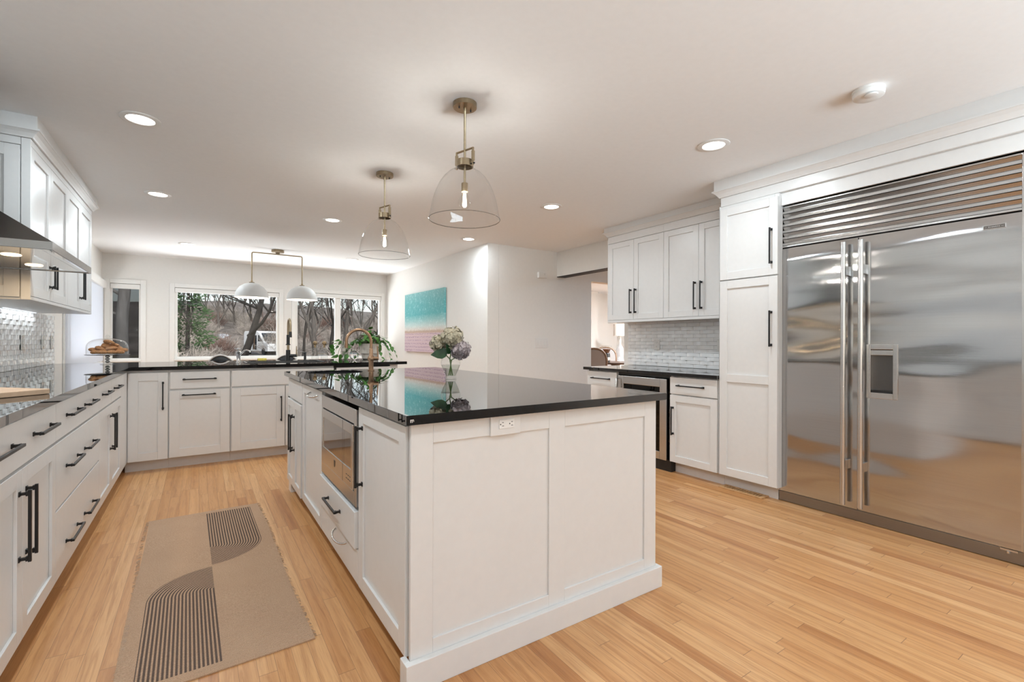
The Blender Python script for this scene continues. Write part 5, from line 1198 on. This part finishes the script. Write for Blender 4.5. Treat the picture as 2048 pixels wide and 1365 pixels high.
lamp('fill_lamp', hl, (7.6, 6.2, CE - 0.12), 110.0, (0.93, 0.96, 1.0), 0.25, 'AREA')

# breakfast chairs beyond the peninsula: only the curved tops of their backs show
def shell_chair(c, rot, label):
    t = thing('shell_chair', label, 'chair', c, 'dark chairs beyond the peninsula'); OFF[t.name] = Vector()
    vs = []; fs = []; n = 16; m = 8
    for j in range(m + 1):
        for i in range(n + 1):
            u = -1 + 2 * i / n; h = 0.45 + (0.515 * math.sqrt(max(0, 1 - 0.95 * u * u)) ) * j / m
            vs.append((0.24 * u, 0.22 - 0.16 * u * u + 0.06 * j / m, h))
    for j in range(m):
        for i in range(n): k = j * (n + 1) + i; fs.append((k, k + 1, k + n + 2, k + n + 1))
    o = MB().add(vs, fs).build('back_shell', M['blackfabric'], t, smooth=60); md = o.modifiers.new('thick', 'SOLIDIFY'); md.thickness = 0.022
    MB().tube([Vector(vs[m * (n + 1) + i]) + Vector((0, 0, 0.008)) for i in range(n + 1)], 0.009, 8).build('piping', M['plastic'], t, smooth=60)
    MB().lathe([(0.001, 0.42), (0.23, 0.42), (0.25, 0.44), (0.24, 0.475), (0.001, 0.48)], (0, 0, 0), 28, caps=False).build('seat', M['blackfabric'], t, smooth=40)
    for sx in (-1, 1):
        for sy in (-1, 1): MB().tube([(sx * 0.15, sy * 0.15, 0.42), (sx * 0.21, sy * 0.21, 0)], [0.015, 0.010], 8).build('leg', M['black'], t, smooth=60)
    t.rotation_euler = (0, 0, rot); return t
q = far(448, 716, 6.05)
s1 = shell_chair((q.x, q.y, 0), math.radians(170), 'dark rounded chair back showing left of the chrome tap')
q = far(571, 716, 6.3)
dup(s1, (q.x, q.y, 0), 'dark rounded chair back showing behind the black faucet', rotz=math.radians(175))
t = thing('breakfast_table', 'round breakfast table under the two white dome lamps', 'table', (0.92, 7.55, 0))
MB().lathe([(0.001, 0.70), (0.48, 0.70), (0.50, 0.72), (0.50, 0.735), (0.001, 0.735)], (0.92, 7.55, 0), 48, caps=False).build('table_top', M['plastic'], t, smooth=40)
MB().lathe([(0.28, 0), (0.27, 0.02), (0.05, 0.06), (0.045, 0.65), (0.12, 0.699), (0.001, 0.699)], (0.92, 7.55, 0), 28).build('pedestal', M['plastic'], t, smooth=40)

# ------------------------------------------------------------------ garden beyond the windows
GZ = -0.30
struct('ground', MB().box(-70, 110, BY + 0.2, 62, GZ - 0.2, GZ).box(-70, LX - 0.2, -10, BY + 0.2, GZ - 0.2, GZ), M['yard'])
vs = []; fs = []; r = random.Random(8); nx, ny = 70, 26
for j in range(ny + 1):
    for i in range(nx + 1):
        x = -90 + 240 * i / nx; y = 58 + 70 * j / ny; f = j / ny
        z = GZ - 0.15 + 9.6 * (f ** 0.75) + r.uniform(-0.35, 0.45) * (0.3 + f) + 1.0 * math.sin(x * 0.07 + 1) * f
        vs.append((x, y, z))
for j in range(ny):
    for i in range(nx): k = j * (nx + 1) + i; fs.append((k, k + 1, k + nx + 2, k + nx + 1))
struct('hills', MB().add(vs, fs), M['hill'], smooth=60)
q0 = far(420, 712, 40); q1 = far(900, 712, 40)
struct('driveway', MB().prism([(q0.x, q0.y), (q1.x, q1.y), (q1.x + 5, q1.y + 8), (q0.x + 5, q0.y + 8)], GZ + 0.002, GZ + 0.03), M['asphalt'])

def grow(mb, p, d, ln, rad, depth, r, spread=0.6, up=0.25, sides=5, shrink=0.72, minr=0.006):
    n = 4; pts = [p]; rs = [rad]
    dd = d.normalized()
    for i in range(n):
        dd = (dd + Vector((r.uniform(-1, 1), r.uniform(-1, 1), r.uniform(-1, 1))) * 0.14 + Vector((0, 0, up * 0.12))).normalized()
        pts.append(pts[-1] + dd * ln / n); rs.append(max(minr, rad * (1 - 0.36 * (i + 1) / n)))
    mb.tube(pts, rs, sides, False)
    if depth <= 0: return
    for k in range(r.choice((2, 3, 3))):
        i = r.randint(2, n); a = (dd + Vector((r.uniform(-1, 1), r.uniform(-1, 1), r.uniform(-0.5, 0.9))) * spread).normalized()
        grow(mb, pts[i], a, ln * r.uniform(shrink - 0.12, shrink + 0.08), rs[i] * 0.62, depth - 1, r, spread, up, max(3, sides - 1), shrink, minr)
    grow(mb, pts[-1], dd, ln * shrink, rs[-1] * 0.85, depth - 1, r, spread, up, max(3, sides - 1), shrink, minr)
def bare_tree(base, height, rad, seed, label, mat='bark', lean=Vector((0, 0, 0)), depth=5, group='bare trees beyond the back windows', minr=0.006):
    r = random.Random(seed); mb = MB()
    grow(mb, Vector(base) - Vector((0, 0, 0.1)), Vector((0, 0, 1)) + lean, height * 0.30, rad, depth, r, 0.75, 0.3, 7, 0.74, minr)
    o = mb.build('bare_tree', M[mat], smooth=60); tag(o, label, 'tree', group); return o
def at_ground(u, d):
    q = far(u, 683, d); return (q.x, q.y, GZ)
def hill_z(y): return GZ - 0.15 + 9.6 * (max(0, min(1, (y - 58) / 70)) ** 0.75) if y > 58 else GZ
def shrub(base, w, h, n, seed, label, mat='twig', group=None, flat=0.6):
    r = random.Random(seed); mb = MB(); B = Vector(base)
    for k in range(n):
        a = r.uniform(0, 2 * PI); rr_ = math.sqrt(r.uniform(0, 1)); tip = B + Vector((math.cos(a) * rr_ * w / 2, math.sin(a) * rr_ * w / 2, h * (1 - flat * rr_ * rr_) * r.uniform(0.55, 1.0)))
        st = B + Vector((math.cos(a) * rr_ * w * 0.12, math.sin(a) * rr_ * w * 0.12, 0)); mid = st.lerp(tip, 0.55) + Vector((r.uniform(-1, 1), r.uniform(-1, 1), r.uniform(-0.3, 1))) * w * 0.05
        t0 = 0.004 + 0.0035 * w
        mb.tube([st, mid, tip], [t0, t0 * 0.8, t0 * 0.4], 3, False)
        for s_ in range(4):
            p0 = mid.lerp(tip, r.uniform(-0.3, 0.9)); mb.tube([p0, p0 + Vector((r.uniform(-1, 1), r.uniform(-1, 1), r.uniform(-0.3, 1))) * w * 0.13], [t0 * 0.6, t0 * 0.3], 3, False)
    o = mb.build('shrub', M[mat]); tag(o, label, 'shrub', group); return o
# window 2: leaning dark tree, evergreen, shrubs, vehicles
mb = MB(); r = random.Random(3); D_ = 19.0
tr = [far(484, 722, D_), far(497, 690, D_), (far(508, 655, D_)), far(519, 620, D_), far(526, 585, D_), far(530, 540, D_), far(528, 490, D_)]
mb.tube(tr, [0.16, 0.135, 0.12, 0.105, 0.09, 0.07, 0.05], 9, False)
br = [tr[1] + Vector((0, 0, 0.35)), far(524, 646, D_ - 0.4), far(538, 625, D_ - 0.8), far(552, 588, D_ - 1), far(566, 545, D_ - 1.2)]
mb.tube(br, [0.075, 0.06, 0.05, 0.042, 0.03], 7, False)
for p in (tr[3], tr[4], tr[5], br[2], br[3]):
    for k in range(3): grow(mb, p, Vector((r.uniform(-1, 1), r.uniform(-1, 1), r.uniform(0, 1))), 1.2, 0.035, 2, r, 0.8, 0.2, 4, 0.7, 0.006)
tag(mb.build('bare_tree', M['barkdark'], smooth=60), 'dark leaning bare tree standing in front of the white van', 'tree', 'bare trees beyond the back windows')
mb = MB(); r = random.Random(21); eb = Vector(at_ground(374, 24))
for k in range(2600):
    h = r.uniform(0.6, 6.2); rad = (1.25 - 0.12 * h) * r.uniform(0.35, 1.05) * (1 + 0.25 * math.sin(h * 5)); a = r.uniform(0, 2 * PI); p = eb + Vector((math.cos(a) * rad, math.sin(a) * rad, h))
    d = Vector((math.cos(a), math.sin(a), r.uniform(-0.5, 0.6))); s_ = d.orthogonal().normalized() * r.uniform(0.03, 0.07); l_ = r.uniform(0.10, 0.28)
    mb.add([p - s_, p + s_, p + d * l_], [(0, 1, 2)])
t = thing('evergreen_tree', 'dense green evergreen at the upper left of the middle window', 'tree', eb)
f = mb.build('foliage', M['needle'], t); f['kind'] = 'stuff'
MB().tube([eb, eb + Vector((0.1, 0, 6.0))], [0.12, 0.03], 7).build('trunk', M['barkdark'], t, smooth=60)
shrub(at_ground(390, 16.5), 2.0, 1.35, 420, 1, 'wide grey twiggy shrub low in the left half of the middle window')
shrub(at_ground(352, 13.0), 1.3, 1.25, 300, 2, 'grey twiggy shrub at the left edge of the middle window')
shrub(at_ground(428, 22.0), 2.4, 1.25, 420, 6, 'pale brown shrub behind the wide grey one')
shrub(at_ground(462, 18.0), 1.2, 1.0, 420, 3, 'reddish upright shrub left of the leaning tree', 'redtwig', flat=0.35)
shrub(at_ground(620, 14.0), 1.6, 1.2, 300, 4, 'grey shrub low behind the glass bottles', 'twig')
shrub(at_ground(700, 16.0), 2.2, 1.5, 400, 5, 'grey shrub low behind the bronze faucet', 'twig')
shrub(at_ground(262, 15.0), 1.2, 0.8, 200, 9, 'low brush at the foot of the pale trunk', 'twig')
def vehicle(base, prof, width, wheels, wins, label, name, mat, rot=-YAW, shield=None):
    t = thing(name, label, 'vehicle', base); OFF[t.name] = Vector()
    MB().prism(prof, -width / 2, width / 2, lambda a, z, h: (a, h, z)).build('body', M[mat], t, bevel=0.06, seg=3)
    for poly, mm, nm in wins: MB().prism(poly, -width / 2 - 0.012, -width / 2 - 0.002, lambda a, z, h: (a, h, z)).build(nm, M[mm], t)
    if shield: MB().prism(shield, -width * 0.43, width * 0.43, lambda a, z, h: (a, h, z)).build('windshield', M['carglass'], t)
    for x, rad in wheels:
        for s_ in (-1, 1):
            MB().tube([(x, s_ * (width / 2 - 0.2), rad), (x, s_ * (width / 2 + 0.015), rad)], rad, 20).build('wheel', M['tyre'], t, smooth=40)
    t.rotation_euler = (0, 0, rot); return t
q = at_ground(531, 49.0)
vehicle((q[0], q[1], GZ + 0.031), [(-2.75, 0.35), (-2.75, 2.25), (-2.55, 2.42), (0.3, 2.42), (0.9, 2.2), (1.75, 1.30), (2.65, 1.05), (2.75, 0.85), (2.75, 0.35)], 2.0, [(-1.7, 0.36), (1.75, 0.36)],
        [([(0.55, 1.35), (0.62, 2.0), (0.82, 2.0), (1.5, 1.35)], 'carglass', 'cab_window'), ([(-0.62, 0.5), (-0.62, 1.98), (0.28, 1.98), (0.28, 0.5)], 'carglass', 'door_opening'), ([(-0.42, 0.5), (-0.42, 1.9), (-0.05, 1.9), (-0.05, 0.5)], 'cargo', 'load')],
        'white panel van with its side door open beyond the middle window', 'panel_van', 'vanpaint', rot=-YAW - math.radians(38), shield=[(0.98, 2.17), (1.70, 1.40), (1.74, 1.42), (1.02, 2.21)])
q = at_ground(476, 60.0)
vehicle((q[0], q[1], GZ + 0.031), [(-2.2, 0.4), (-2.2, 1.15), (-1.9, 1.85), (0.2, 1.85), (0.9, 1.2), (2.0, 1.05), (2.1, 0.4)], 1.8, [(-1.4, 0.36), (1.35, 0.36)],
        [([(-1.75, 1.2), (-1.6, 1.7), (-0.1, 1.7), (0.55, 1.2)], 'carglass', 'side_window')], 'dark red vehicle parked left of the white van', 'red_van', 'redpaint')
q = at_ground(440, 56.0)
vehicle((q[0], q[1], GZ + 0.0), [(-2.2, 0.4), (-2.2, 1.5), (-1.9, 2.25), (0.4, 2.25), (1.0, 1.5), (2.0, 1.3), (2.1, 0.4)], 1.8, [(-1.4, 0.36), (1.35, 0.36)],
        [([(-1.75, 1.5), (-1.6, 2.05), (0.0, 2.05), (0.6, 1.5)], 'carglass', 'side_window')], 'silver vehicle roof showing over the grey shrubs', 'silver_car', 'greypaint')
# bare trees, each by itself
mb = MB(); r = random.Random(31); b_ = Vector(at_ground(243, 13.0))
pts = [b_ + Vector((0.03 * math.sin(k * 1.3), 0, 0.55 * k - 0.1)) + rgt * (0.012 * k) for k in range(13)]
mb.tube(pts, [0.20 if k == 0 else 0.155 - 0.004 * k for k in range(13)], 12, False)
for k in (4, 5, 7, 9, 11): grow(mb, pts[k], rgt * r.choice((-1, 1)) + Vector((0, r.uniform(-0.4, 0.4), 0.5)), 1.6, 0.05, 3, r, 0.8, 0.2, 5, 0.7)
tag(mb.build('bare_tree', M['barkpale'], smooth=60), 'thick pale trunk filling the narrow left window', 'tree', 'bare trees beyond the back windows')
spec = [(640, 17, 8.5, 0.15, 'bark', -0.10, 'grey leaning bare tree right of the dome lamp'), (655, 24, 10, 0.16, 'barkdark', 0.05, 'dark bare tree close to the window bar'), (690, 26, 11, 0.22, 'bark', 0.10, 'stout bare tree just right of the window bar'), (707, 21, 9.5, 0.17, 'bark', 0.06, 'bare tree in the right pane above the bronze faucet'),
        (605, 30, 11, 0.14, 'barkdark', 0.0, 'thin dark bare tree at the left edge of the right window'), (735, 30, 11, 0.15, 'barkdark', 0.15, 'slanting bare tree near the right edge of the right window'), (624, 45, 12, 0.16, 'bark', 0, 'bare tree in the middle distance between the bottles'), (672, 50, 13, 0.2, 'barkdark', 0, 'distant bare tree hidden partly by the window bar')]
for k, (u, d, h, rad, mm, ln, lab) in enumerate(spec): bare_tree(at_ground(u, d), h, rad * 0.7, 100 + k, lab, mm, rgt * ln, 5)
for k, (u, d, h) in enumerate(((402, 50, 10), (420, 64, 12), (436, 58, 11), (452, 72, 13), (470, 66, 12), (488, 75, 13), (505, 62, 12), (525, 70, 13), (545, 66, 12), (560, 74, 13), (600, 60, 12), (618, 72, 13), (640, 66, 12), (660, 74, 13), (684, 62, 12), (705, 70, 13), (722, 64, 12), (745, 74, 13), (765, 66, 12), (340, 62, 12), (365, 70, 13), (386, 66, 12))):
    q = far(u, 683, d)
    bare_tree((q.x, q.y, hill_z(q.y)), h, 0.17, 200 + k, 'bare grey tree in the wooded hillside seen through the back windows', 'bark' if k % 3 else 'barkdark', Vector((0, 0, 0)), 4, 'woodland trees on the hillside', 0.022)
for k in range(48):
    r = random.Random(500 + k); u = r.uniform(345, 760); d = r.uniform(42, 78); q = far(u, 683, d)
    shrub((q.x, q.y, hill_z(q.y) - 0.1), r.uniform(3.0, 5.5), r.uniform(2.0, 3.8), 150, 600 + k, 'grey leafless thicket on the wooded slope beyond the windows', 'twig' if k % 4 else 'redtwig', 'thickets on the hillside')
for k, (x, y, h) in enumerate(((-4.5, 13.5, 2.6), (-3.2, 15.5, 2.8), (-6.2, 16.5, 3.2))):
    shrub((x, y, GZ), 2.6, h, 380, 700 + k, 'dark brush behind the pale trunk in the narrow window', 'redtwig', 'brush behind the pale trunk')
